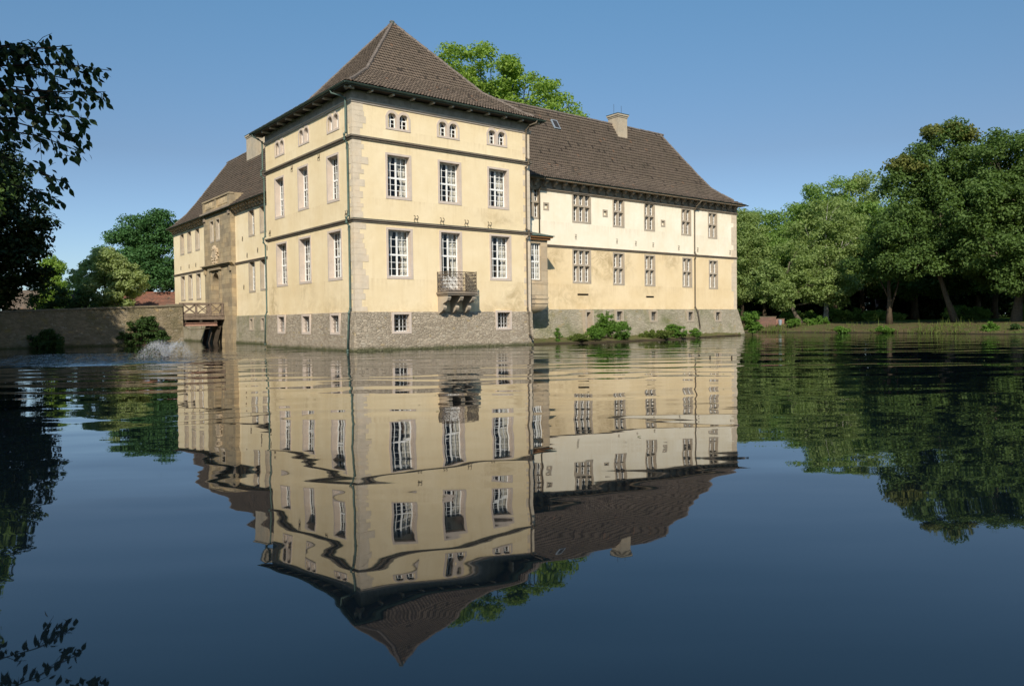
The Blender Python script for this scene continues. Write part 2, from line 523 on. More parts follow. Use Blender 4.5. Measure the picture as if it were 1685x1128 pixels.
env = b.math('MAXIMUM', b.math('SUBTRACT', b.math('MULTIPLY', b.noise(b.mapped((0.05, 0.14, 1), loc=(3, 7, 0)), 1.0, 2), 2.2), 0.40), 0.45)
far_ = b.mr(sx.outputs[1], 8.0, 28.0, 0.25, 4.6)
pl1 = b.math('MULTIPLY', b.math('ADD', b.math('SINE', b.math('MULTIPLY', ph, 2.5)), b.math('MULTIPLY', b.math('SINE', b.math('MULTIPLY', b.math('ADD', ph, b.math('MULTIPLY', sx.outputs[0], 0.09)), 3.7)), 0.6)), 0.0016)
pl2 = b.math('MULTIPLY', b.math('SINE', b.math('MULTIPLY', b.math('ADD', ph, b.math('MULTIPLY', sx.outputs[0], 0.2)), 6.3)), 0.0006)
env2 = b.math('MAXIMUM', b.math('SUBTRACT', b.math('MULTIPLY', b.noise(b.mapped((0.11, 0.22, 1), loc=(9, 2, 0)), 1.0, 2), 3.4), 1.25), 0.08)
pl = b.math('ADD', b.math('MULTIPLY', pl1, b.math('MULTIPLY', env, far_)), b.math('MULTIPLY', pl2, env2))
h = b.math('ADD', b.math('ADD', ring, pl), b.math('ADD', swell, small))
dc = b.math('SUBTRACT', sx.outputs[0], -21.5); de = b.math('SUBTRACT', sx.outputs[1], 42.0)
rc = b.math('SQRT', b.math('ADD', b.math('MULTIPLY', dc, dc), b.math('MULTIPLY', de, de)))
chop = b.math('MULTIPLY', b.mr(b.math('ADD', rc, b.math('MULTIPLY', wn, 7.0)), 7.0, 13.5, 1, 0), b.math('ADD', b.math('MULTIPLY', b.noise(b.mapped((1.3, .33, 1)), 1.0, 3, 0.6), 1.05), b.math('MULTIPLY', b.noise(b.coord(), 3.0, 3, 0.6), 0.05)))
h = b.math('ADD', h, chop)
b.bump(h, 1.0, 1.0)
b.col((0.003, 0.006, 0.009))
b.rough(0.015, 0.5)
b.p.inputs['IOR'].default_value = 1.54
mb = MB(); mb.quad((-140, -30, 0), (140, -30, 0), (140, 190, 0), (-140, 190, 0))
mb.build('pond_water', 'pond_water', kind='structure')

# ------------------------------------------------------------------ ground
b = NB('park_ground')
sx = b.n('ShaderNodeSeparateXYZ'); b.l(b.coord(), sx.inputs[0])
g1 = b.noise(b.coord(), 0.25, 6, 0.65)
g2 = b.noise(b.coord(), 3.0, 6, 0.7)
soil = b.mix(g2, (0.145, 0.11, 0.06), (0.075, 0.065, 0.03))
grass = b.mix(g2, (0.12, 0.20, 0.03), (0.07, 0.13, 0.022))
zz = b.math('ADD', sx.outputs[2], b.math('MULTIPLY', g1, 0.5))
cc = b.mix(b.mr(zz, 1.22, 1.40), soil, grass)
cc = b.mix(b.mr(b.noise(b.coord(), 0.9, 7, .7), 0.46, 0.62, 0, 0.8), cc, (0.085, 0.12, 0.03))
cc = b.mix(b.mr(sx.outputs[2], 0.02, 0.14, 1, 0), cc, (0.03, 0.027, 0.018))
b.col(cc); b.rough(0.95, 0.1)
b.bump(b.math('ADD', g2, b.noise(b.coord(), 12, 4)), 0.06, 1.0)
shore = [((0, -1.3), 1), ((8, -2), 1), ((30, 2), 1), ((56, 10), 1), ((60, 25), 1), ((50.5, 48), 1), ((44.2, 65), 1), ((41, 70.5), 1),
         ((37.8, 78.4), 1), ((33.2, 85), 1), ((28.8, 90), 1), ((24, 95), 1), ((15, 105), 1), ((0, 118), 1), ((-25, 122), 1), ((-45, 112), 1.6)]
for p in ((-3.5, 60), (-2.4, 50), (-2.2, 36.3), (-2.2, 30.9), (-9, 30.9), (-20, 30.9)):
    q = L2W(*p); shore.append(((q.x, q.y), 2.4 if p[1] < 45 else 2.0))
shore += [((-45.5, 54), 1.4), ((-38.5, 45.5), 1), ((-31.8, 38), 1), ((-25.2, 29), 1), ((-18.4, 19), 1), ((-12.6, 11), 1), ((-7, 4), 1), ((-3, 0), 1)]
pts, hs = [], []
N = len(shore)
for i in range(N):
    (p, h0), (q, h1) = shore[i], shore[(i + 1) % N]
    n = max(2, int(math.hypot(q[0] - p[0], q[1] - p[1]) / 0.7))
    for k in range(n):
        t = k / n
        pts.append((p[0] + (q[0] - p[0]) * t, p[1] + (q[1] - p[1]) * t)); hs.append(h0 + (h1 - h0) * t)
pts = np.array(pts); hs = np.array(hs)
for _ in range(4):
    keep = hs > 1.9
    sm = (np.roll(pts, 1, 0) + pts + np.roll(pts, -1, 0)) / 3
    pts = np.where(keep[:, None], pts, sm)
tg = np.roll(pts, -1, 0) - np.roll(pts, 1, 0)
nrm = np.c_[tg[:, 1], -tg[:, 0]]; nrm /= np.linalg.norm(nrm, axis=1)[:, None]
ctr = np.array([0, 55.0])
n = len(pts)
def jit(a):
    x = rng.normal(0, a, n)
    return (x + np.roll(x, 1) + np.roll(x, -1)) / 2
rings = []
for (off, zf, j) in ((-0.8, -0.5, 0.05), (0.0, 0.0, 0.2), (0.25, 0.22, 0.2), (0.9, 0.36, 0.25), (2.0, 0.60, 0.3), (3.8, 0.82, 0.25), (7, 0.98, 0.3), (14, 1.10, 0.3)):
    ht = np.where(hs > 1.3, 2.0, 1.0)
    z = zf * np.where(zf > 0.1, hs, 1) + (jit(0.035) if zf > 0 else 0)
    o_ = np.full(n, off) + jit(j)
    rings.append(np.c_[pts + nrm * o_[:, None], np.full(n, 0) + z])
last = rings[-1]
far = last.copy(); d = far[:, :2] - ctr; d /= np.linalg.norm(d, axis=1)[:, None]
far1 = np.c_[ctr + d * 220, np.full(n, 1.8)]
far2 = np.c_[ctr + d * 1500, np.full(n, 2.0)]
rings += [far1, far2]
v = np.concatenate(rings)
fs = []
for r_ in range(len(rings) - 1):
    a = np.arange(n) + r_ * n; c_ = (np.arange(n) + 1) % n + r_ * n
    fs.append(np.c_[a, c_, c_ + n, a + n][:, ::-1])
o = obj('ground', fastmesh('ground', v, np.concatenate(fs), 'park_ground'), kind='structure')

# ------------------------------------------------------------------ castle
CASTLE = empty('castle', C0, math.pi / 2 - TH, label='pale yellow moated castle with pavilion tower, two lower wings and brown tiled roofs', cat='castle')
castle = CASTLE

def facade(mbm, axis, pos, u0, u1, z0, z1, holes, lean=0.0):
    """wall sheet with rectangular openings. axis 1: plane y=pos, u=x, outside is -y; axis 0: plane x=pos, u=y, outside is -x.
    lean: how far the foot stands out of the head"""
    us = sorted({u0, u1, *[h[0] for h in holes], *[h[1] for h in holes]})
    zs = sorted({z0, z1, *[h[2] for h in holes], *[h[3] for h in holes]})
    us = [u for u in us if u0 <= u <= u1]; zs = [z for z in zs if z0 <= z <= z1]
    def P(u, z):
        off = pos - lean * (z1 - z) / (z1 - z0)
        return (u, off, z) if axis == 1 else (off, u, z)
    for i in range(len(us) - 1):
        for j in range(len(zs) - 1):
            um, zm = (us[i] + us[i + 1]) / 2, (zs[j] + zs[j + 1]) / 2
            if any(h[0] < um < h[1] and h[2] < zm < h[3] for h in holes):
                continue
            q = [P(us[i], zs[j]), P(us[i + 1], zs[j]), P(us[i + 1], zs[j + 1]), P(us[i], zs[j + 1])]
            if axis == 0: q = q[::-1]
            mbm.quad(*q)

# --- window prototypes (canonical: x along the wall, y inward, origin bottom centre of the stone frame)
def frame_ring(mb, w, h, sw, top, bot, y0, y1, proud=0.0):
    mb.box(-w / 2, -w / 2 + sw, y0, y1, bot, h - top)
    mb.box(w / 2 - sw, w / 2, y0, y1, bot, h - top)
    mb.box(-w / 2, w / 2, y0, y1, h - top, h)
    mb.box(-w / 2 - proud, w / 2 + proud, y0 - proud, y1, 0, bot)
def sash_grid(mb, x0, x1, z0, z1, y, cols, rows, border=0.06, bar=0.03, t=0.05, centre=0.0, transom=None, tz=0.1):
    mb.box(x0, x0 + border, y, y + t, z0, z1); mb.box(x1 - border, x1, y, y + t, z0, z1)
    mb.box(x0 + border, x1 - border, y, y + t, z0, z0 + border); mb.box(x0 + border, x1 - border, y, y + t, z1 - border, z1)
    xa, xb, za, zb = x0 + border, x1 - border, z0 + border, z1 - border
    secs = [(za, zb, rows)]
    if transom:
        zt = za + (zb - za) * transom
        mb.box(xa, xb, y - 0.015, y + t, zt - tz / 2, zt + tz / 2)
        secs = [(za, zt - tz / 2, rows // 2), (zt + tz / 2, zb, rows - rows // 2)]
    for (a, c, nr) in secs:
        if centre:
            xm = (xa + xb) / 2
            mb.box(xm - centre / 2, xm + centre / 2, y - 0.01, y + t, a, c)
            halves = [(xa, xm - centre / 2), (xm + centre / 2, xb)]; nc = cols // 2
        else:
            halves = [(xa, xb)]; nc = cols
        for (p, q) in halves:
            for k in range(1, nc):
                xx = p + (q - p) * k / nc
                mb.box(xx - bar / 2, xx + bar / 2, y + 0.005, y + t - 0.01, a, c)
            for k in range(1, nr):
                zz = a + (c - a) * k / nr
                mb.box(p, q, y + 0.008, y + t - 0.013, zz - bar / 2, zz + bar / 2)
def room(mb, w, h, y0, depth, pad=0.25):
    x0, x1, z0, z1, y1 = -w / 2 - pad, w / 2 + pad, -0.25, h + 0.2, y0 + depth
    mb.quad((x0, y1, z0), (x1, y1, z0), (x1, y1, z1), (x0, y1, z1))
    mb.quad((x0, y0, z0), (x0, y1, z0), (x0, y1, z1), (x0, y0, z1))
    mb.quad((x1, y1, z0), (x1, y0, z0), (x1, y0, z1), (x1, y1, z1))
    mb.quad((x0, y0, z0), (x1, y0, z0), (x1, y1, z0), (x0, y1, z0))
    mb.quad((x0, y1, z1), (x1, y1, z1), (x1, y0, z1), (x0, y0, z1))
def drape(mb, x_out, x_in_top, x_in_tie, z0, z1, y):
    """a gathered curtain: hangs from x_out inwards, tied back at mid height"""
    n, mrows = 14, 12
    vs = []
    for j in range(mrows + 1):
        t = j / mrows
        z = z1 + (z0 - z1) * t
        k = (x_in_top + (x_in_tie - x_in_top) * min(1, (t / 0.62)) ** 1.3) if t < 0.62 else x_in_tie + (x_in_top - x_in_tie) * 0.35 * ((t - 0.62) / 0.38)
        for i in range(n + 1):
            s_ = i / n
            vs.append((x_out + (k - x_out) * s_, y + 0.035 * math.sin(s_ * 19 + t * 3), z))
    mb.add(vs, [(j * (n + 1) + i, j * (n + 1) + i + 1, (j + 1) * (n + 1) + i + 1, (j + 1) * (n + 1) + i) for j in range(mrows) for i in range(n)])

def proto(parts):
    """parts: [(name, mesh)] first is the window mesh itself"""
    return parts
def place(parts, x, z, axis, pos, name='window', label=None):
    o = bpy.data.objects.new(name, parts[0][1])
    COL.objects.link(o)
    o.parent = castle
    if axis == 1:
        o.location = (x, pos, z)
    else:
        o.location = (pos, x, z); o.rotation_euler = (0, 0, R(-90))
    for nm, me in parts[1:]:
        c = bpy.data.objects.new(nm, me)
        COL.objects.link(c); c.parent = o
    if label: o['label'] = label
    return o
def tall_window(w, h, stone_='frame_stone', sw=.15, top=.13, bot=.17, depth=.42, cols=4, rows=6, transom=.47, curtain=True, centre=.11):
    a = MB(); frame_ring(a, w, h, sw, top, bot, -0.025, depth, 0.0)
    s_ = MB(); sash_grid(s_, -w / 2 + sw, w / 2 - sw, bot, h - top, depth - .06, cols, rows, .075, .032, .05, centre, transom, .11)
    g = MB(); g.quad((-w / 2 + sw, depth - .03, bot), (w / 2 - sw, depth - .03, bot), (w / 2 - sw, depth - .03, h - top), (-w / 2 + sw, depth - .03, h - top))
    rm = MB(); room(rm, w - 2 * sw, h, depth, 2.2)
    out = [('window', a.mesh('window', stone_)), ('sash', s_.mesh('sash', 'white_paint')), ('pane', g.mesh('pane', 'window_glass')),
           ('room_recess', rm.mesh('room_recess', 'room_plaster'))]
    if curtain:
        cu = MB(); iw = w / 2 - sw
        drape(cu, iw + .1, 0.12 * iw, iw * .62, bot + .05, h - top, depth + .22)
        drape(cu, -iw - .1, -0.12 * iw, -iw * .62, bot + .05, h - top, depth + .22)
        out.append(('curtain', cu.mesh('curtain', 'curtain_cloth', True)))
    return out
def cross_window(w, h, lights, stone_='wing_frame_stone', rows=3):
    sw, mw, depth, bot, top, tz = .15, .17, .34, .15, .13, .15
    a = MB(); frame_ring(a, w, h, sw, top, bot, -0.02, depth)
    iw = (w - 2 * sw - mw * (lights - 1)) / lights
    zt = bot + (h - bot - top) * .53
    s_, g = MB(), MB()
    for k in range(lights):
        x0 = -w / 2 + sw + k * (iw + mw)
        if k < lights - 1:
            a.box(x0 + iw, x0 + iw + mw, 0.02, depth, bot, zt - tz / 2); a.box(x0 + iw, x0 + iw + mw, 0.02, depth, zt + tz / 2, h - top)
        for (p, q) in ((bot, zt - tz / 2), (zt + tz / 2, h - top)):
            sash_grid(s_, x0, x0 + iw, p, q, depth - .1, 2, rows, .06, .028, .05)
            g.quad((x0, depth - .07, p), (x0 + iw, depth - .07, p), (x0 + iw, depth - .07, q), (x0, depth - .07, q))
    a.box(-w / 2 + sw, w / 2 - sw, 0.0, depth, zt - tz / 2, zt + tz / 2)
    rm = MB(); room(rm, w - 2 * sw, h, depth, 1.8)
    return [('window', a.mesh('window', stone_)), ('sash', s_.mesh('sash', 'white_paint')), ('pane', g.mesh('pane', 'window_glass')),
            ('room_recess', rm.mesh('room_recess', 'room_plaster'))]
def cellar_window(w, h, stone_='frame_stone'):
    sw, depth = .15, .38
    a = MB(); frame_ring(a, w, h, sw, .13, .15, -0.03, depth)
    s_ = MB(); sash_grid(s_, -w / 2 + sw, w / 2 - sw, .15, h - .13, depth - .06, 4, 4, .05, .03, .05, .06)
    g = MB(); g.quad((-w / 2 + sw, depth - .03, .15), (w / 2 - sw, depth - .03, .15), (w / 2 - sw, depth - .03, h - .13), (-w / 2 + sw, depth - .03, h - .13))
    br = MB(); iw = w - 2 * sw
    for k in range(1, 6):
        xx = -iw / 2 + iw * k / 6; br.tube([(xx, .14, .15), (xx, .14, h - .13)], .014, 6)
    for k in range(1, 4):
        zz = .15 + (h - .28) * k / 4; br.tube([(-iw / 2, .125, zz), (iw / 2, .125, zz)], .012, 6)
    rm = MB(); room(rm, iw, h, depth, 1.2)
    return [('window', a.mesh('window', stone_)), ('sash', s_.mesh('sash', 'white_paint')), ('pane', g.mesh('pane', 'window_glass')),
            ('window_bars', br.mesh('window_bars', 'black_iron')), ('room_recess', rm.mesh('room_recess', 'room_plaster'))]
def bifora():
    w, h, sill, depth = 1.78, 1.27, .13, .34
    cs, ro, rf = (-.42, .42), .315, .44
    zs = .72                                  # springing
    xs = sorted({-w / 2, w / 2, 0.0, *[c + ro * math.cos(t) for c in cs for t in np.linspace(0, math.pi, 17)],
                 *[c + rf * math.cos(t) for c in cs for t in np.linspace(0, math.pi, 13)]})
    def top(x):
        z = zs
        for c in cs:
            dx = abs(x - c)
            if dx < rf: z = max(z, zs + math.sqrt(max(rf * rf - dx * dx, 0)) + .06)
        return max(z, zs + .12)
    def arch(x):
        for c in cs:
            dx = abs(x - c)
            if dx <= ro + 1e-6: return zs + math.sqrt(max(ro * ro - dx * dx, 0))
        return None
    a = MB(); y0, y1 = -.03, depth
    for p, q in zip(xs[:-1], xs[1:]):
        mid = arch((p + q) / 2)
        tp, tq = top(p), top(q)
        if mid is None:
            b0, b1 = sill, sill
        else:
            b0 = arch(p) or zs; b1 = arch(q) or zs
        a.quad((p, y0, b0), (q, y0, b1), (q, y0, tq), (p, y0, tp))
        a.quad((p, y0, tp), (q, y0, tq), (q, .1, tq), (p, .1, tp))
        if mid is not None:
            a.quad((p, y1, b0), (q, y1, b1), (q, y0, b1), (p, y0, b0))
    for c in cs:
        for sgn in (-1, 1):
            xx = c + sgn * ro
            q = [(xx, y0, sill), (xx, y1, sill), (xx, y1, zs), (xx, y0, zs)]
            a.quad(*(q if sgn < 0 else q[::-1]))
    a.box(-w / 2, w / 2, y0 - .003, y1, 0, sill)
    for sgn in (-1, 1):
        xx = sgn * w / 2; q = [(xx, y0, sill), (xx, .1, sill), (xx, .1, top(xx)), (xx, y0, top(xx))]
        a.quad(*(q[::-1] if sgn < 0 else q))
    s_, g = MB(), MB(); y = depth - .12
    for c in cs:
        s_.box(c - ro, c - ro + .05, y, y + .05, sill, zs); s_.box(c + ro - .05, c + ro, y, y + .05, sill, zs)
        s_.box(c - ro + .05, c + ro - .05, y, y + .05, sill, sill + .05)
        s_.box(c - .03, c + .03, y, y + .05, sill + .05, zs + ro - .03)
        s_.box(c - ro + .05, c - .03, y + .004, y + .046, zs - .06, zs + .01); s_.box(c + .03, c + ro - .05, y + .004, y + .046, zs - .06, zs + .01)
        zz = (sill + zs) / 2
        s_.box(c - ro + .05, c - .03, y + .01, y + .04, zz - .014, zz + .014); s_.box(c + .03, c + ro - .05, y + .01, y + .04, zz - .014, zz + .014)
        n_ = 10
        for k in range(n_):
            t0, t1 = math.pi * k / n_, math.pi * (k + 1) / n_
            i0, i1 = ro - .05, ro
            P = lambda rr_, t, yy: (c + rr_ * math.cos(t), yy, zs + rr_ * math.sin(t))
            s_.hexa([P(i0, t0, y), P(i1, t0, y), P(i1, t1, y), P(i0, t1, y)], [P(i0, t0, y + .05), P(i1, t0, y + .05), P(i1, t1, y + .05), P(i0, t1, y + .05)])
        g.add([(c - ro, y + .03, sill), (c + ro, y + .03, sill)] + [(c + ro * math.cos(t), y + .03, zs + ro * math.sin(t)) for t in np.linspace(0, math.pi, 11)], [tuple(range(13))])
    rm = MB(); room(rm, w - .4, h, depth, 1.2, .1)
    return [('window', a.mesh('window', 'frame_stone')), ('sash', s_.mesh('sash', 'white_paint')), ('pane', g.mesh('pane', 'window_glass')),
            ('room_recess', rm.mesh('room_recess', 'room_plaster'))]

P_up = tall_window(1.86, 2.83)
P_lo = tall_window(1.90, 3.17)
P_door = tall_window(1.80, 4.0, rows=6, transom=.60)
pm = MB()
for x0, x1 in ((-.66, -.04), (.04, .66)):
    pm.box(x0, x1, .335, .365, .24, 1.02); pm.box(x0 + .1, x1 - .1, .325, .334, .34, .92)
P_door.append(('door_panel', pm.mesh('door_panel', 'white_paint')))
P_lup = tall_window(1.80, 2.98)
P_llo = tall_window(2.04, 3.17)
P_bi = bifora()
P_ce = cellar_window(1.40, 1.34)
P_w3 = cross_window(2.13, 2.62, 3)
P_w2 = cross_window(1.44, 2.50, 2)
P_w3l = cross_window(2.10, 2.80, 3)
P_w2l = cross_window(1.42, 2.78, 2)
P_wce = cellar_window(0.98, 1.05, 'wing_frame_stone')
P_gu = tall_window(1.50, 2.36, 'wing_frame_stone', depth=.36, rows=4, cols=4, curtain=False, centre=.09)
P_gl = tall_window(1.62, 2.78, 'wing_frame_stone', depth=.36, rows=6, cols=4, curtain=False, centre=.09)
P_gp = tall_window(1.12, 2.17, 'wing_frame_stone', depth=.30, rows=4, cols=2, curtain=False, centre=0, sw=.1)
P_gce = cellar_window(0.9, 1.14, 'wing_frame_stone')
def slit():
    a = MB(); frame_ring(a, .60, .62, .13, .12, .14, -.02, .2)
    g = MB(); g.quad((-.2, .13, .1), (.2, .13, .1), (.2, .13, .52), (-.2, .13, .52))
    return [('blind_window', a.mesh('blind_window', 'wing_frame_stone')), ('plaster_panel', g.mesh('plaster_panel', 'white_plaster'))]
P_slit = slit()

# --- placements
RUP = [(3.12, 9.36), (6.94, 9.38), (10.94, 9.40)]
RLO = [(3.11, 4.42), (11.07, 4.50)]
RBI = [(3.14, 13.62), (6.87, 13.64), (10.87, 13.68)]
RCE = [(3.09, 1.0), (11.17, 1.1)]
LUP = [(2.73, 9.28), (7.31, 9.35), (11.48, 9.25)]
LLO = [(2.64, 4.38), (7.22, 4.39), (11.30, 4.38)]
LBI = [(2.57, 13.62), (7.05, 13.68), (11.27, 13.65)]
LCE = [(2.54, 0.98), (6.97, 0.98), (11.29, 1.0)]
WUP = [(26.44, 9.52), (30.35, 9.45), (35.39, 9.36), (39.31, 9.30)]
WLO = [(26.41, 4.62), (30.36, 4.60), (35.50, 4.58), (39.40, 4.50)]
WCE = [(26.20, 1.48), (30.55, 1.44), (35.65, 1.41), (39.77, 1.38)]
GUP = [(45.23, 9.26), (42.54, 9.28), (39.68, 9.30), (23.97, 9.28), (21.25, 9.34)]
GLO = [(45.26, 4.30), (42.52, 4.32), (39.62, 4.28), (24.10, 4.45), (21.36, 4.52)]
GCE = [(24.26, 1.13), (21.51, 1.16)]
def H(p, parts_w, parts_h, e=.03):
    return (p[0] - parts_w / 2 + e, p[0] + parts_w / 2 - e, p[1] + e, p[1] + parts_h - e)
ZC = 15.0
lean_t = .14
# tower walls
mb = MB()
hr = [H(p, 1.86, 2.83) for p in RUP] + [H(p, 1.90, 3.17) for p in RLO] + [H((6.95, 3.66), 1.80, 4.0)] + \
     [(p[0] - .66, p[0] + .66, p[1] + .06, p[1] + .99) for p in RBI]
facade(mb, 1, 0, 0, TA, ZP - .02, 15.62, hr)
hl = [H(p, 1.80, 2.98) for p in LUP] + [H(p, 2.04, 3.17) for p in LLO] + [(p[0] - .66, p[0] + .66, p[1] + .06, p[1] + .99) for p in LBI]
facade(mb, 0, 0, 0, TB, ZP - .02, 15.62, hl)
mb.quad((TA, 0, 0), (TA, TB, 0), (TA, TB, 15.66), (TA, 0, 15.66))
mb.quad((TA, TB, 0), (0, TB, 0), (0, TB, 15.66), (TA, TB, 15.66))
mb.build('tower_wall', 'cream_plaster', castle)
mb = MB()
pr = .07
facade(mb, 1, -pr, -pr, TA + pr, -.6, ZP, [H(p, 1.40, 1.34) for p in RCE], .16)
facade(mb, 0, -pr, -pr, TB + pr, -.6, ZP, [H(p, 1.40, 1.34) for p in LCE], .16)
mb.quad((-pr, -pr, ZP), (TA + pr, -pr, ZP), (TA + pr, 0.02, ZP + .06), (0, 0.02, ZP + .06))
mb.quad((-pr, TB + pr, ZP), (-pr, -pr, ZP), (0.02, 0, ZP + .06), (0.02, TB, ZP + .06))
mb.add([(-pr - .16, -pr, -.6), (-pr, -pr - .16, -.6), (-pr, -pr, ZP)], [(0, 1, 2)])
mb.quad((TA + pr, -pr - .16, -.6), (TA + pr, SR, -.6), (TA + pr, SR, ZP), (TA + pr, -pr, ZP))
mb.quad((-pr, TB + pr, -.6), (-pr - .16, TB + pr, -.6), (-pr, TB + pr, ZP), (SL, TB + pr, ZP))
mb.build('tower_plinth', 'tower_rubble', castle)

for p in RUP: place(P_up, p[0], p[1], 1, 0)
for p in RLO: place(P_lo, p[0], p[1], 1, 0)
place(P_door, 6.95, 3.66, 1, 0, 'balcony_door', 'tall glazed door behind the iron balcony railing')
for p in RBI: place(P_bi, p[0], p[1], 1, 0)
for p in RCE: place(P_ce, p[0], p[1], 1, -pr - .07)
for p in LUP: place(P_lup, p[0], p[1], 0, 0)
for p in LLO: place(P_llo, p[0], p[1], 0, 0)
for p in LBI: place(P_bi, p[0], p[1], 0, 0)
for p in LCE: place(P_ce, p[0], p[1], 0, -pr - .07)

# quoins
def quoin(mb, x, y, zs, dirs, rngq):
    z = zs[0]; k = 0
    while z < zs[1]:
        h = rngq.uniform(.24, .46); z1 = min(z + h, zs[1])
        for d in dirs:
            L_ = (rngq.uniform(.62, .95) if k % 2 == 0 else rngq.uniform(.36, .6))
            if rngq.random() < .10: L_ += .35
            e = .012 + rngq.uniform(0, .008)
            if d == 'x+': mb.box(x - e, x + L_, y - e, y + .1, z + .004, z1 - .004)
            if d == 'x-': mb.box(x - L_, x + e, y - e, y + .1, z + .004, z1 - .004)
            if d == 'y+': mb.box(x - e, x + .1, y + .105, y + L_ * .6, z + .004, z1 - .004)
        z = z1; k += 1
rq = random.Random(3)
mb = MB(); quoin(mb, 0, 0, (ZP + .07, ZC), ('x+', 'y+'), rq); mb.build('quoin', 'quoin_stone', castle)
mb = MB()
for (z0, z1) in ((ZP + .07, ZC),):
    z = z0; k = 0
    while z < z1:
        h = rq.uniform(.32, .5); L_ = .62 if k % 2 else .40
        mb.box(TA - L_, TA + .015, -.012 - rq.uniform(0, .006), .08, z + .004, min(z + h, z1) - .004); z += h; k += 1
mb.build('quoin', 'quoin_stone', castle)
mb = MB(); z = ZP
while z < 11.9:
    h = rq.uniform(.35, .5); L_ = rq.choice((.5, .85))
    mb.box(WX - L_, WX + .015, SR - .012 - rq.uniform(0, .006), SR + .08, z + .24, min(z + h, 11.7) + .23); z += h
mb.build('quoin', 'quoin_stone', castle)

# string courses of the tower (wrap the corner)
def course(name, z0, z1, out, mat_lo, cap=None, x1=TA + .12, y1=TB + .12):
    mb = MB(); h = z1 - z0
    prof = [(0.0, z0), (out * .45, z0), (out * .55, z0 + h * .35), (out, z0 + h * .5), (out, z0 + h * .8), (0.0, z1)]
    n = len(prof)
    path = [(lambda d: (-d, y1)), (lambda d: (-d, -d)), (lambda d: (x1, -d))]
    vs = [(*path[k](d), z) for k in range(3) for d, z in prof]
    fs = [(k * n + i, k * n + i + 1, (k + 1) * n + i + 1, (k + 1) * n + i) for k in range(2) for i in range(n - 1)]
    mb.add(vs, fs); mb.add([vs[2 * n + i] for i in range(n)], [tuple(range(n))[::-1]]); mb.add([vs[i] for i in range(n)], [tuple(range(n))])
    o = mb.build(name, mat_lo, castle)
    if cap:
        mb = MB(); p2 = [(out + .015, z0 + h * .78), (out + .015, z0 + h * .84), (0.0, z1 + .015)]
        vs = [(*path[k](d), z) for k in range(3) for d, z in p2]
        mb.add(vs, [(k * 3 + i, k * 3 + i + 1, (k + 1) * 3 + i + 1, (k + 1) * 3 + i) for k in range(2) for i in range(2)])
        mb.build('copper_flashing', cap, o)
    return o
sc = course('string_course', 12.74, 12.98, .18, 'ledge_stone', 'dark_copper')
mb = MB()
comb = [(.05, 12.83)]
for k in range(int(TA / .26)): comb += [(.05 + k * .26, 12.765), (.05 + k * .26 + .13, 12.765), (.05 + k * .26 + .13, 12.815), (.05 + k * .26 + .258, 12.815)]
comb.append((comb[-1][0], 12.83))
mb.prism(comb, 1, -.10, -.06)
mb.build('dentil_band', 'cornice_stone', sc)
course('string_course', 7.80, 8.02, .16, 'ledge_stone', 'dark_copper')
course('cornice_moulding', 14.92, 15.14, .13, 'frame_stone')
# frieze boards, soffit, rafters
EV, ZE = 0.76, 15.84
mb = MB()
for (a_, n_, axis) in ((TA, 34, 1), (TB, 34, 0)):
    st = a_ / n_
    for k in range(n_):
        e = .03 + rq.uniform(0, .012)
        if axis == 1: mb.box(k * st + .006, (k + 1) * st - .006, -e, .05, 15.145, 15.64)
        else: mb.box(-e, .05, k * st + .006, (k + 1) * st - .006, 15.145, 15.64)
mb.box(-.045, .0, -.045, .0, 15.145, 15.64)
mb.build('eave_frieze', 'eave_board', castle)
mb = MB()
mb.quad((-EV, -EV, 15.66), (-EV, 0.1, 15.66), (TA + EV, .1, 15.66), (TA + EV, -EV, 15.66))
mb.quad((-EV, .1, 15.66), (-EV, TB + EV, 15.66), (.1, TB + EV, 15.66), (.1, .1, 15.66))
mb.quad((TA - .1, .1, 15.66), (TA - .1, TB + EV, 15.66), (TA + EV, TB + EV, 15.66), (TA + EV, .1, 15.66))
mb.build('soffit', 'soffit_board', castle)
m1_ = MB(); m1_.box(-.06, .06, -EV + .1, -.04, 15.54, 15.657); m1_ = m1_.mesh('rafter_tail', 'rafter_end')
for k in range(11):
    obj('rafter_tail', m1_, castle, (-.4 + k * (TA + .8) / 10, 0, 0))
    o = obj('rafter_tail', m1_, castle, (0, -.4 + k * (TB + .8) / 10, 0)); o.rotation_euler = (0, 0, R(-90))

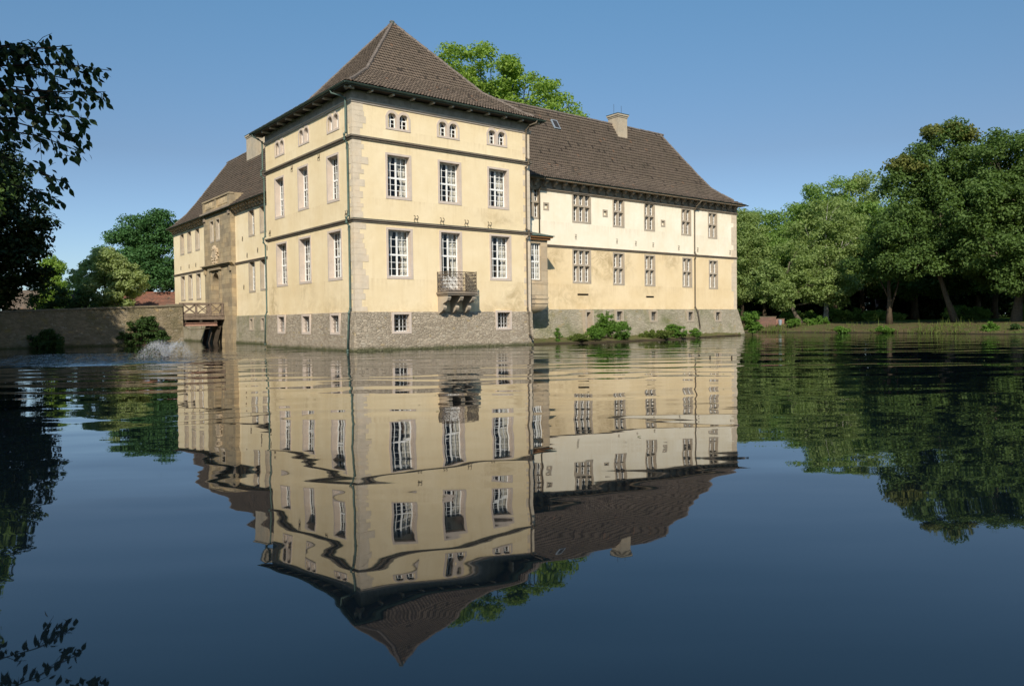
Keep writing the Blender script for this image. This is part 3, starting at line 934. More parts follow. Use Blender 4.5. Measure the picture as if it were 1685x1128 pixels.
# --- roofs
def tiled(name, mat, A, B, n_in, profile, kl, kr, parent, fine=True, wave=.028, du=.055):
    """tiled roof plane. eave from A to B (2D), n_in inward unit; profile [(inset, z)]; kl/kr hip factors at A and B ends"""
    A, B, n_in = Vector(A), Vector(B), Vector(n_in)
    Lm = (B - A).length; uvec = (B - A) / Lm
    # walk the profile
    row = .335
    stations = []; acc = 0.0
    segs = []
    for (d0, z0), (d1, z1) in zip(profile[:-1], profile[1:]):
        segs.append((d0, z0, d1, z1, math.hypot(d1 - d0, z1 - z0)))
    total = sum(s_[4] for s_ in segs)
    def at(v):
        for (d0, z0, d1, z1, l_) in segs:
            if v <= l_ + 1e-9:
                t = v / l_; return d0 + (d1 - d0) * t, z0 + (z1 - z0) * t, (d1 - d0) / l_, (z1 - z0) / l_
            v -= l_
        d0, z0, d1, z1, l_ = segs[-1]; return d1, z1, (d1 - d0) / l_, (z1 - z0) / l_
    nrow = max(1, int(round(total / row))); row_ = total / nrow
    if not fine: du = Lm
    us = np.linspace(0, Lm, max(2, int(Lm / du) + 1))
    V, UV = [], []
    lines = 0
    tj = rng.normal(0, .006, (nrow + 1, int(Lm / .22) + 3))
    for j in range(nrow):
        for t, lift in ((0.0, .072), (0.999, .0)):
            v_ = (j + t) * row_
            d, z, cd, cz = at(v_)
            uu = np.clip(us, d * kl, max(Lm - d * kr, d * kl))
            hgt = lift + wave * np.cos(2 * np.pi * uu / .22) + (tj[j][(uu / .22).astype(int)] if fine else 0)
            px = A.x + uvec.x * uu + n_in.x * (d - cz * hgt); py = A.y + uvec.y * uu + n_in.y * (d - cz * hgt)
            V.append(np.c_[px, py, z + cd * hgt]); UV.append(np.c_[uu, np.full(len(uu), (j + .5) * .335)])
            lines += 1
    n = len(us)
    V = np.concatenate(V); UV = np.concatenate(UV)
    f = []
    for k in range(lines - 1):
        a = np.arange(n - 1) + k * n
        f.append(np.c_[a, a + 1, a + 1 + n, a + n])
    f = np.concatenate(f)
    me = fastmesh(name, V, f, mat)
    me.materials.append(MATS['tile_edge'])
    me.polygons.foreach_set('material_index', np.repeat(np.arange(lines - 1) % 2, n - 1).astype(np.int32))
    uvl = me.uv_layers.new(name='UVMap')
    # each face takes the uv of its lower line so that a tile has one colour
    luv = UV[f.ravel()].reshape(-1, 4, 2).copy()
    luv[:, :, 0] = luv[:, :, 0].mean(1)[:, None]
    luv[:, :, 1] = luv[:, :1, 1]
    uvl.data.foreach_set('uv', luv.astype(np.float32).ravel())
    return me
def joinmesh(name, meshes, parent, **kw):
    o = obj(name, meshes[0], parent, **kw)
    return o
def ridge_line(parent, pts, r=.11, mat='ridge_mortar'):
    mb = MB()
    for p, q in zip(pts[:-1], pts[1:]):
        p, q = Vector(p), Vector(q); L_ = (q - p).length; n = max(1, int(L_ / .36))
        for k in range(n):
            a, c = p.lerp(q, k / n), p.lerp(q, (k + 1) / n + .02)
            off = Vector((rq.uniform(-.012, .012), rq.uniform(-.012, .012), rq.uniform(-.012, .012)))
            mb.tube([a + off, c + off], [r * 1.12, r * .92], 7)
    return mb.build('ridge_tiles', mat, parent)
# tower: square pyramid with a bell-cast foot
half = (TA + 2 * EV) / 2
tprof = [(0, ZE), (.5, ZE + .22), (1.1, ZE + .58), (1.9, ZE + 1.2), (3.08, 17.9), (half, 23.25)]
hb = (TB + 2 * EV) / 2
tprofL = [(d * half / half, z) for d, z in tprof]
q = [(-EV, -EV), (TA + EV, -EV), (TA + EV, TB + EV), (-EV, TB + EV)]
kk = hb / half
troof = obj('tower_roof', tiled('tower_roof', 'tower_tiles', q[0], q[1], (0, 1), [(d * kk, z) for d, z in tprof], 1 / kk, 1 / kk, None), castle)
obj('roof_slope', tiled('roof_slope', 'tower_tiles', q[3], q[0], (1, 0), tprof, kk, kk, None), troof)
obj('roof_slope', tiled('roof_slope', 'tower_tiles', q[1], q[2], (-1, 0), tprof, kk, kk, None, False, 0), troof)
obj('roof_slope', tiled('roof_slope', 'tower_tiles', q[2], q[3], (0, -1), [(d * kk, z) for d, z in tprof], 1 / kk, 1 / kk, None, False, 0), troof)
for (sx_, sy_, cx_, cy_) in ((1, 1, -EV, -EV), (-1, 1, TA + EV, -EV), (1, -1, -EV, TB + EV)):
    ridge_line(troof, [(cx_ + sx_ * d, cy_ + sy_ * d * kk, z + .05) for d, z in tprof[1:]])
mb = MB(); mb.tube([(TA / 2, TB / 2, 23.1), (TA / 2, TB / 2, 23.35), (TA / 2, TB / 2, 23.45)], [.22, .17, .04], 10); mb.build('roof_finial', 'dark_copper', troof)
# tower gutter and fascia
def gutter(pts, r=.085, mat='copper_green', parent=None):
    mb = MB()
    for p, q_ in zip(pts[:-1], pts[1:]):
        p, q_ = Vector(p), Vector(q_); d = (q_ - p).normalized(); s_ = d.cross(Vector((0, 0, 1)))
        ns = 7; vs = []
        for e in (p, q_):
            for rr_ in (r, r * .8):
                for k in range(ns + 1):
                    t = math.pi * k / ns; vs.append(e + s_ * rr_ * math.cos(t) - Vector((0, 0, 1)) * rr_ * math.sin(t))
        n1 = ns + 1
        fs = []
        for k in range(ns):
            fs.append((k, k + 1, 2 * n1 + k + 1, 2 * n1 + k)); fs.append((n1 + k + 1, n1 + k, 3 * n1 + k, 3 * n1 + k + 1))
        for k in (0, ns): fs.append((k, n1 + k, 3 * n1 + k, 2 * n1 + k))
        mb.add(vs, fs)
    return mb.build('gutter', mat, parent or castle, True)
g0 = EV + .06
gutter([(-g0, TB + g0, ZE - .04), (-g0, -g0, ZE - .04), (TA + g0, -g0, ZE - .04), (TA + g0, TB + g0, ZE - .04)], .10)
mb = MB()
for (x0, x1, y0, y1) in ((-EV, TA + EV, -EV, -EV + .04), (-EV, -EV + .04, -EV + .04, TB + EV), (TA + EV - .04, TA + EV, -EV + .04, TB + EV)):
    mb.box(x0, x1, y0, y1, 15.645, ZE - .02)
mb.build('fascia', 'dark_copper', castle)

# --- right wing
mb = MB()
wz1 = 12.0
ZS = 7.62
hup = [H((22.13, 9.57), 2.13, 2.62)] + [H(p, 1.44, 2.50) for p in WUP] + [H((17.0, 9.58), 1.44, 2.50)] + [H(p, .60, .62) for p in ((18.3, 10.32), (24.83, 10.28), (32.15, 9.95))]
facade(mb, 1, SR, TA, WX, ZS, wz1 + .8, hup)
mb.quad((WX, SR, 0), (WX, 14.5, 0), (WX, 14.5, 12.8), (WX, SR, 12.8))
mb.quad((WX, 14.5, 0), (TA, 14.5, 0), (TA, 14.5, 12.8), (WX, 14.5, 12.8))
mb.build('upper_wing_wall', 'white_plaster', castle)
mb = MB()
hlo = [H((22.09, 4.68), 2.10, 2.80)] + [H(p, 1.42, 2.78) for p in WLO] + [(21.6, 22.8, 3.71, 3.86), (29.86, 30.86, 3.60, 3.75)]
ZWP = 2.55
facade(mb, 1, SR, TA, WX, ZWP - .03, ZS, hlo)
mb.build('lower_wing_wall', 'ochre_plaster', castle)
mb = MB()
hce = [H(p, .98, 1.05) for p in WCE] + [(22.05, 22.75, .3, 2.5)]
facade(mb, 1, SR - .08, TA, WX + .06, -.6, ZWP, hce, .45)
mb.quad((TA, SR - .08, ZWP), (WX + .06, SR - .08, ZWP), (WX, SR + .02, ZWP + .05), (TA, SR + .02, ZWP + .05))
mb.add([(WX + .06, SR - .08, ZWP), (WX + .95, SR - .53, -.6), (WX + .95, 14.6, -.6), (WX + .06, 14.6, ZWP)], [(0, 1, 2, 3)])
mb.add([(WX + .06, SR - .08, ZWP), (WX + .06, SR - .53, -.6), (WX + .95, SR - .53, -.6)], [(0, 1, 2)])
mb.build('wing_plinth', 'mossy_rubble', castle)
place(P_w3, 22.13, 9.57, 1, SR)
place(P_w3l, 22.09, 4.68, 1, SR)
for p in WUP: place(P_w2, p[0], p[1], 1, SR)
place(P_w2, 17.0, 9.58, 1, SR)
for p in WLO: place(P_w2l, p[0], p[1], 1, SR)
for p in WCE: place(P_wce, p[0], p[1], 1, SR - .26)
for p in ((18.3, 10.32), (24.83, 10.28), (32.15, 9.95)): place(P_slit, p[0], p[1], 1, SR, 'blind_window')
mb = MB()
for x0, x1, z0, z1 in ((21.6, 22.8, 3.71, 3.86), (29.86, 30.86, 3.60, 3.75)):
    mb.box(x0 - .02, x1 + .02, SR + .25, SR + .3, z0 - .02, z1 + .02); mb.box(x0 - .02, x0, SR, SR + .25, z0, z1); mb.box(x1, x1 + .02, SR, SR + .25, z0, z1)
    mb.box(x0, x1, SR + .001, SR + .25, z1, z1 + .02); mb.box(x0, x1, SR + .001, SR + .25, z0 - .02, z0)
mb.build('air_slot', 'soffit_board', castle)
# cellar doorway
mb = MB()
mb.box(21.92, 22.08, SR - .55, SR + .3, .15, 2.52); mb.box(22.72, 22.88, SR - .55, SR + .3, .15, 2.52)
mb.box(22.08, 22.72, SR - .36, SR + .3, 2.34, 2.53); mb.box(22.08, 22.72, SR - .48, SR + .3, .15, .36)
dw = mb.build('cellar_doorway', 'wing_frame_stone', castle)
mb = MB(); mb.box(22.08, 22.72, SR + .02, SR + .08, .36, 2.34); mb.build('cellar_door', 'eave_board', dw)
# string course of wing
def straight(name, axis, pos, u0, u1, z0, z1, out, mat, parent=castle):
    mb = MB(); h = z1 - z0
    prof = [(0.02, z0), (-out * .45, z0), (-out * .6, z0 + h * .4), (-out, z0 + h * .55), (-out, z0 + h * .8), (0.02, z1)]
    mb.prism([(pos + d, z) for d, z in prof] if axis == 1 else [(pos + d, z) for d, z in prof], 0 if axis == 1 else 1, u0, u1)
    return mb.build(name, mat, parent)
straight('string_course', 1, SR, TA, WX + .1, 7.50, 7.70, .14, 'ledge_stone')
straight('cornice_moulding', 1, SR, TA, WX + .1, 11.84, 12.02, .14, 'cornice_stone')
mb = MB()
mb.box(TA, WX + .02, SR - .06, SR + .02, 12.02, 12.62)
mb.box(TA, WX + .55, SR - .62, SR + .02, 12.62, 12.70)
mb.build('wing_cornice', 'cornice_stone', castle)
mb = MB(); x = TA + .4
mb.prism([(-.06, 12.10), (-.20, 12.14), (-.30, 12.34), (-.50, 12.44), (-.54, 12.62), (-.06, 12.62)], 0, -.13, .13)
cme = mb.mesh('cornice_corbel', 'cornice_stone')
while x < WX + .2:
    obj('cornice_corbel', cme, castle, (x, SR, 0)); x += .98
WE, WHD = .72, 5.93
WR_ = SR - WE + WHD
wprof = [(0, 12.74), (.9, 13.22), (1.7, 13.82), (2.46, 14.50), (3.3, 15.75), (4.4, 17.5), (WHD, 19.95)]
wx0 = 12.2
wroof = obj('wing_roof', tiled('wing_roof', 'wing_tiles', (wx0, SR - WE), (WX + WE, SR - WE), (0, 1), wprof, 0, 1, None, True, .022), castle)
obj('roof_slope', tiled('roof_slope', 'wing_tiles', (WX + WE, SR - WE), (WX + WE, SR - WE + 2 * WHD), (-1, 0), wprof, 1, 1, None, False, 0), wroof)
obj('roof_slope', tiled('roof_slope', 'wing_tiles', (WX + WE, SR - WE + 2 * WHD), (wx0, SR - WE + 2 * WHD), (0, -1), wprof, 1, 0, None, False, 0), wroof)
ridge_line(wroof, [(wx0, WR_, 20.0), (WX + WE - WHD, WR_, 20.0)], .12)
ridge_line(wroof, [(WX + WE - d, SR - WE + d, z + .05) for d, z in wprof[::-1][:-1]], .10)
gutter([(wx0 + 1.6, SR - WE - .08, 12.72), (WX + WE + .08, SR - WE - .08, 12.72)], .085, 'dark_copper')
# skylight
def on_wroof(d):
    for (d0, z0), (d1, z1) in zip(wprof[:-1], wprof[1:]):
        if d0 <= d <= d1: return z0 + (z1 - z0) * (d - d0) / (d1 - d0), math.atan2(z1 - z0, d1 - d0)
dsk = 5.05
zsk, ang = on_wroof(dsk)
sk = empty('skylight', (0, 0, 0)); bpy.data.objects.remove(sk)
mb = MB()
mb.box(-.34, .34, -.5, .5, .05, .16)
ob = mb.build('skylight', 'bin_plastic', wroof); ob.location = (23.2, SR - WE + dsk, zsk); ob.rotation_euler = (ang, 0, 0)
mb = MB(); mb.quad((-.26, -.42, .165), (.26, -.42, .165), (.26, .42, .165), (-.26, .42, .165)); mb.build('skylight_pane', 'black_iron', ob)
# chimneys
def chimney(x, y, wx_, wy_, z0, z1, parent, rods=True):
    mb = MB()
    mb.box(x - wx_ / 2, x + wx_ / 2, y - wy_ / 2, y + wy_ / 2, z0, z1 - .34)
    mb.box(x - wx_ / 2 - .05, x + wx_ / 2 + .05, y - wy_ / 2 - .05, y + wy_ / 2 + .05, z1 - .34, z1 - .20)
    mb.box(x - wx_ / 2 - .12, x + wx_ / 2 + .12, y - wy_ / 2 - .12, y + wy_ / 2 + .12, z1 - .20, z1 - .05)
    o = mb.build('chimney', 'chimney_stone', parent)
    mb = MB(); mb.box(x - wx_ / 2 - .14, x + wx_ / 2 + .14, y - wy_ / 2 - .14, y + wy_ / 2 + .14, z1 - .05, z1)
    mb.build('chimney_cap', 'dark_copper', o)
    if rods:
        mb = MB()
        for dx_ in (-.5, .5): mb.tube([(x + dx_, y, z1), (x + dx_, y, z1 + .95)], .015, 5)
        mb.build('lightning_rod', 'black_iron', o)
    mb = MB(); e = .02
    mb.box(x - wx_ / 2 - e, x + wx_ / 2 + e, y - wy_ / 2 - .12, y - wy_ / 2, z0, z0 + .05)
    return o
chimney(31.72, 8.5, 1.25, 1.26, 17.5, 20.88, wroof)
# --- gate wing (left)
gx = SL
mb = MB()
ZG = 7.22
hgu = [H(p, 1.50, 2.36) for p in GUP]; hgl = [H(p, 1.62, 2.78) for p in GLO]
PY0, PY1 = 28.2, 36.1
facade(mb, 0, gx, TB, PY0, 2.42, 12.4, [h for h in hgu + hgl if h[1] < PY0])
facade(mb, 0, gx, PY1, LY, 2.42, 12.4, [h for h in hgu + hgl if h[0] > PY1])
mb.quad((gx, LY, 0), (gx + 9.5, LY, 0), (gx + 9.5, LY, 12.4), (gx, LY, 12.4))
mb.quad((gx + 9.5, LY, 0), (gx + 9.5, TB, 0), (gx + 9.5, TB, 12.4), (gx + 9.5, LY, 12.4))
mb.build('gate_wing_wall', 'pale_plaster', castle)
mb = MB()
facade(mb, 0, gx - .06, TB, PY0, -.6, 2.45, [H(p, .9, 1.14) for p in GCE], .12)
mb.quad((gx - .06, PY0, 2.45), (gx - .06, TB, 2.45), (gx + .02, TB, 2.5), (gx + .02, PY0, 2.5))
mb.build('gate_wing_plinth', 'mossy_rubble', castle)
mb = MB(); facade(mb, 0, gx - .06, PY1, LY + .06, -.6, 2.45, [], .12)
mb.quad((gx - .06, LY + .06, 2.45), (gx - .06, PY1, 2.45), (gx + .02, PY1, 2.5), (gx + .02, LY, 2.5))
mb.build('gate_wing_plinth', 'mossy_rubble', castle)
for p in GUP: place(P_gu, p[0], p[1], 0, gx)
for p in GLO: place(P_gl, p[0], p[1], 0, gx)
for p in GCE: place(P_gce, p[0], p[1], 0, gx - .12)
straight('string_course', 0, gx, TB, PY0, 7.12, 7.34, .14, 'ledge_stone')
straight('string_course', 0, gx, PY1, LY + .08, 7.12, 7.34, .14, 'ledge_stone')
for (a_, c_) in ((TB, PY0), (PY1, LY + .3)):
    mb = MB()
    mb.box(gx - .05, gx + .02, a_, c_, 11.72, 12.22); mb.box(gx - .58, gx + .02, a_, c_, 12.222, 12.30)
    mb.build('gate_wing_cornice', 'cornice_stone', castle)
    mb = MB(); y = a_ + .3
    mb.prism([(-.05, 11.74), (-.2, 11.80), (-.30, 12.0), (-.50, 12.06), (-.52, 12.22), (-.05, 12.22)], 1, -.12, .12)
    cme = mb.mesh('cornice_corbel', 'pale_cornice_stone')
    while y < c_ - .1:
        obj('cornice_corbel', cme, castle, (gx, y, 0)); y += .74
GE, GHD = .61, 5.37
gprof = [(0, 12.34), (.8, 12.95), (1.73, 13.90), (2.6, 15.15), (3.6, 16.75), (GHD, 19.55)]
ey = LY + .6
groof = obj('gate_wing_roof', tiled('gate_wing_roof', 'wing_tiles', (gx - GE, ey), (gx - GE, 12.6), (1, 0), gprof, 1, 0, None, True, .022), castle)
obj('roof_slope', tiled('roof_slope', 'wing_tiles', (gx - GE + 2 * GHD, ey), (gx - GE, ey), (0, -1), gprof, 1, 1, None, False, 0), groof)
obj('roof_slope', tiled('roof_slope', 'wing_tiles', (gx - GE + 2 * GHD, 12.6), (gx - GE + 2 * GHD, ey), (-1, 0), gprof, 0, 1, None, False, 0), groof)
ridge_line(groof, [(gx - GE + GHD, 12.6, 19.6), (gx - GE + GHD, ey - GHD, 19.6)], .12)
ridge_line(groof, [(gx - GE + d, ey - d, z + .05) for d, z in gprof[::-1][:-1]], .10)
gutter([(gx - GE - .07, ey + .07, 12.32), (gx - GE - .07, 14.9, 12.32)], .08, 'dark_copper')
chimney(7.1, 33.9, 1.7, 3.6, 17.0, 20.75, groof, False)
# portal bay
px = gx - .42
mb = MB()
arch_c, arch_w, arch_spr, arch_bot = 32.75, 1.9, 5.7, 2.52
ys = sorted({PY0, PY1, *[arch_c + arch_w / 2 * math.cos(t) for t in np.linspace(0, math.pi, 15)]})
WPO = [(33.57, 9.54), (31.76, 9.54)]
facade(mb, 0, px, PY0, arch_c - arch_w / 2, -.6, 7.2, []); facade(mb, 0, px, arch_c + arch_w / 2, PY1, -.6, 7.2, [])
facade(mb, 0, px, arch_c - arch_w / 2, arch_c + arch_w / 2, -.6, arch_bot, [])
for p, q_ in zip(ys[:-1], ys[1:]):
    if abs((p + q_) / 2 - arch_c) < arch_w / 2:
        f = lambda y: arch_spr + math.sqrt(max((arch_w / 2) ** 2 - (y - arch_c) ** 2, 0))
        mb.quad((px, q_, f(q_)), (px, p, f(p)), (px, p, 7.2), (px, q_, 7.2))
        mb.quad((px, p, f(p)), (px, q_, f(q_)), (px + .9, q_, f(q_)), (px + .9, p, f(p)))
for yy, s_ in ((arch_c - arch_w / 2, 1), (arch_c + arch_w / 2, -1)):
    q_ = [(px, yy, arch_bot), (px + .9, yy, arch_bot), (px + .9, yy, arch_spr), (px, yy, arch_spr)]
    mb.quad(*q_)
mb.quad((px, arch_c - arch_w / 2, arch_bot), (px + .9, arch_c - arch_w / 2, arch_bot), (px + .9, arch_c + arch_w / 2, arch_bot), (px, arch_c + arch_w / 2, arch_bot))
mb.quad((px + .9, arch_c + 1, arch_bot), (px + .9, arch_c - 1, arch_bot), (px + .9, arch_c - 1, 6.8), (px + .9, arch_c + 1, 6.8))
facade(mb, 0, px, PY0, PY1, 7.2, 12.3, [H(p, 1.12, 2.17) for p in WPO])
mb.quad((px, PY0, -.6), (gx + .1, PY0, -.6), (gx + .1, PY0, 12.3), (px, PY0, 12.3))
mb.quad((px, PY1, -.6), (gx + .1, PY1, -.6), (gx + .1, PY1, 12.3), (px, PY1, 12.3))
portal = mb.build('gate_portal', 'portal_stone', castle)
for p in WPO:
    o = place(P_gp, p[0], p[1], 0, px)
mb = MB(); mb.box(px + .70, px + .76, arch_c - .93, arch_c + .93, arch_bot + .02, arch_spr + .3)
for k in range(7): mb.box(px + .67, px + .70, arch_c - .9 + k * .26, arch_c - .9 + k * .26 + .24, arch_bot + .03, arch_spr + .28)
mb.build('gate_door', 'weathered_timber', portal)
# portal trims: cornice, entablature, pilasters, parapet
mb = MB()
for (z0, z1, o_) in ((7.1, 7.2, .10), (7.202, 7.32, .22), (7.322, 7.42, .34)): mb.box(px - o_, px, PY0 - o_, PY1 + o_, z0, z1)
mb.box(px - .22, px, arch_c - 1.75, arch_c + 1.75, 6.86, 7.06)
for yy in (PY0 + .25, PY1 - .25): mb.box(px - .14, px, yy - .2, yy + .2, 6.6, 7.06)
for yy in (arch_c - 1.35, arch_c + 1.35): mb.box(px - .09, px, yy - .22, yy + .22, 2.6, 6.84)
mb.build('portal_cornice', 'portal_stone', portal)
mb = MB()
for (z0, z1, o_) in ((12.2, 12.32, .1), (12.322, 12.5, .3)): mb.box(px - o_, px + .6, PY0 - o_, PY1 + o_, z0, z1)
for yy in (PY0 + .35, PY1 - .35): mb.box(px - .1, px - .003, yy - .25, yy + .25, 11.75, 12.198)
mb.build('portal_eave', 'cornice_stone', portal)
mb = MB()
mb.box(px - .05, px + .35, PY0 + .1, PY1 + .1, 12.502, 12.75)
mb.box(px - .05, px + .35, PY0 + .1, PY0 + .6, 12.752, 13.55); mb.box(px - .05, px + .35, PY1 - .5, PY1 + .1, 12.752, 13.55)
mb.box(px - .05, px + .35, (PY0 + PY1) / 2 - .25, (PY0 + PY1) / 2 + .35, 12.752, 13.55)
mb.box(px + .12, px + .30, PY0 + .6, PY1 - .5, 12.752, 13.55)
mb.box(px - .1, px + .4, PY0 + .05, PY1 + .15, 13.552, 13.70)
mb.prism([(px + .352, 12.52), (px + 2.6, 13.75), (px + .352, 13.69)], 1, PY0 + .1, PY0 + .45)
mb.build('parapet', 'portal_stone', portal)
mb = MB()
y = PY0 + .82
while y < PY1 - .6:
    if abs(y - (PY0 + PY1) / 2 - .05) > .4: mb.tube([(px + .04, y, 12.76), (px + .04, y, 12.95), (px + .04, y, 13.2), (px + .04, y, 13.54)], [.06, .11, .06, .08], 8)
    y += .32
mb.build('parapet_balusters', 'portal_stone', portal, True)
# coat of arms (plain relief)
mb = MB()
cy, cz = 32.75, 8.35
mb.prism([(cy + .5, cz + .45), (cy - .5, cz + .45), (cy - .5, cz - .1), (cy, cz - .6), (cy + .5, cz - .1)], 0, px - .14, px)
for k in range(26):
    t = 2 * math.pi * k / 26 + .1; rr_ = rq.uniform(.35, 1.05)
    y_, z_ = cy + rr_ * math.cos(t) * 1.05, cz - .05 + rr_ * math.sin(t) * .95
    s_ = rq.uniform(.10, .2)
    mb.tube([(px + .02, y_, z_), (px - .10, y_, z_), (px - .16, y_ + rq.uniform(-.05, .05), z_ + rq.uniform(-.05, .05))], [s_, s_ * .9, s_ * .3], 6)
mb.tube([(px, cy, cz + .62), (px - .2, cy, cz + .62), (px - .28, cy, cz + .66)], [.28, .24, .08], 9)
mb.build('coat_of_arms', 'pale_cornice_stone', portal)

# --- oriel in the corner between tower and right wing
OX, OY = 16.66, 1.5
mb = MB()
hole = [(15.0, 16.02, 4.72, 7.46)]
facade(mb, 1, OY, TA + .005, OX, 3.0, 7.70, hole)
mb.quad((OX, OY, 3.0), (OX, SR, 3.0), (OX, SR, 7.70), (OX, OY, 7.70))
orl = None
n_ = 10
vs = []
for k in range(n_ + 1):                     # curved corbel foot
    t = k / n_ * math.pi / 2
    z = 3.0 - .95 * math.sin(t); x = TA + .15 + (OX - TA - .15) * math.cos(t) ** .8; y = SR - (SR - OY) * (math.cos(t) ** .6)
    vs.append(((TA + .005, y, z), (x, y, z), (x, SR, z)))
for a, c_ in zip(vs[:-1], vs[1:]):
    mb.quad(c_[0], c_[1], a[1], a[0]); mb.quad(c_[1], c_[2], a[2], a[1])
orl = mb.build('oriel', 'oriel_stone', castle)
mb = MB()
mb.box(TA, OX + .06, OY - .06, SR, 3.32, 3.46); mb.box(TA, OX + .05, OY - .05, OY - .001, 2.98, 3.08)
mb.box(TA, OX + .03, OY - .03, OY - .001, 4.42, 4.56); mb.box(14.9, 16.25, OY - .02, OY - .001, 3.6, 4.36)
mb.build('oriel_moulding', 'oriel_stone', orl)
mb = MB(); mb.box(TA, OX + .18, OY - .18, SR, 7.70, 7.86); mb.box(TA, OX + .32, OY - .32, SR, 7.862, 7.97)
mb.build('oriel_cornice', 'orange_trim', orl)
mb = MB()
mb.add([(TA, OY - .40, 7.972), (OX + .42, OY - .40, 7.972), (OX + .42, SR, 7.972), (TA, SR, 8.62), (OX - .6, SR, 8.62), (TA, OY - .4, 8.03), (OX + .42, OY - .4, 8.02), (OX + .42, SR, 8.02)],
       [(5, 6, 4, 3), (6, 7, 4), (0, 1, 6, 5), (1, 2, 7, 6), (0, 2, 1)])
mb.build('oriel_roof', 'copper_green', orl)
P_or = tall_window(1.06, 2.80, 'oriel_stone', sw=.05, top=.05, bot=.05, depth=.2, cols=4, rows=6, transom=.5, curtain=True, centre=.09)
place(P_or, 15.51, 4.69, 1, OY)

# --- balcony
bal = empty('balcony', (0, 0, 0)); bal.parent = castle
BX0, BX1, BP = 5.86, 8.08, 1.25
mb = MB()
mb.box(BX0 - .10, BX1 + .10, -BP - .10, 0, 3.50, 3.62); mb.box(BX0 - .04, BX1 + .04, -BP - .04, 0, 3.40, 3.498)
mb.build('balcony_slab', 'ledge_stone', bal)
for x in (6.0, 6.97, 7.92):
    mb = MB()
    prof = [(0, 3.398), (-1.16, 3.398), (-1.2, 3.25), (-1.1, 3.08), (-.92, 2.98), (-.72, 2.93), (-.60, 2.86), (-.56, 2.80), (-.66, 2.74), (-.68, 2.62), (-.60, 2.48), (-.42, 2.36), (-.2, 2.28), (-.04, 2.16), (0, 2.16)]
    mb.prism(prof, 0, x - .125, x + .125)
    mb.build('balcony_bracket', 'wing_frame_stone', bal)
def scroll_panel(mb, P, w, h):
    """wrought-iron scroll work in a w x h panel; P(u,v)->point"""
    nx = max(1, int(round(w / .215))); nz = 5
    for i in range(nx):
        for j in range(nz):
            cx_, cz_ = (i + .5) * w / nx, .06 + (j + .5) * (h - .12) / nz
            sgn = 1 if (i + j) % 2 else -1
            for ph in (0, math.pi):
                pts = []
                for k in range(13):
                    t = k / 12 * 3.4 * math.pi / 2 + ph; rr_ = .112 * (1 - k / 15)
                    pts.append(P(cx_ + sgn * rr_ * math.cos(t), cz_ + rr_ * math.sin(t)))
                mb.tube(pts, .015, 4, False)
            if (i * 3 + j) % 2 == 0: mb.tube([P(cx_ - .05, cz_ - .05), P(cx_ + .05, cz_ + .05)], .03, 5)
    for i in range(nx + 1):
        u_ = i * w / nx; mb.tube([P(u_, 0), P(u_, h)], .012, 4, False)
mb = MB(); zb, hb_ = 3.66, 1.24
scroll_panel(mb, lambda u_, v_: (BX0 + u_, -BP, zb + v_), BX1 - BX0, hb_)
scroll_panel(mb, lambda u_, v_: (BX0, -BP + u_, zb + v_), BP, hb_)
scroll_panel(mb, lambda u_, v_: (BX1, -BP + u_, zb + v_), BP, hb_)
for z in (zb, zb + hb_):
    mb.tube([(BX0, 0, z), (BX0, -BP, z)], .026, 6); mb.tube([(BX0, -BP, z), (BX1, -BP, z)], .026, 6); mb.tube([(BX1, -BP, z), (BX1, 0, z)], .026, 6)
for p in ((BX0, -BP), (BX1, -BP), (BX0, -.03), (BX1, -.03)): mb.tube([(*p, 3.62), (*p, zb + hb_ + .06)], .026, 6)
mb.build('balcony_railing', 'brown_iron', bal)

# --- wall anchors
def anchor_mesh():
    mb = MB()
    for sx_ in (-.11, .11):
        mb.tube([(sx_ - .05, -.02, .2), (sx_ + .03, -.03, .19), (sx_ + .045, -.03, .12), (sx_, -.03, .02), (sx_ - .045, -.03, -.1), (sx_ - .02, -.03, -.19), (sx_ + .05, -.02, -.2)], .017, 5)
    mb.box(-.13, .13, -.045, -.005, -.015, .015)
    return mb.mesh('wall_anchor', 'anchor_iron')
AM = anchor_mesh()
def anchor(axis, pos, u, z, thin=False):
    o = bpy.data.objects.new('wall_anchor', AM); COL.objects.link(o); o.parent = castle
    if axis == 1: o.location = (u, pos, z)
    else: o.location = (pos, u, z); o.rotation_euler = (0, 0, R(-90))
    if thin: o.scale = (.55, 1, 1)
for u_ in (4.33, 6.30, 8.23, 10.15): anchor(1, 0, u_, 8.25)
for u_, z in ((4.72, 12.42), (9.14, 12.42), (.95, 8.35), (13.44, 8.4)): anchor(0, 0, u_, z)
for u_, z in ((21.44, 8.44), (26.21, 8.34), (28.55, 8.27), (30.8, 8.27), (34.3, 8.17), (37.03, 8.13), (42.03, 8.11)): anchor(1, SR, u_, z, True)
for u_, z in ((26.3, 9.3), (25.2, 7.75), (22.6, 8.0), (26.2, 5.0), (45.9, 7.9), (42.8, 7.9), (40.4, 7.9), (20.4, 8.0)): anchor(0, gx, u_, z, True)

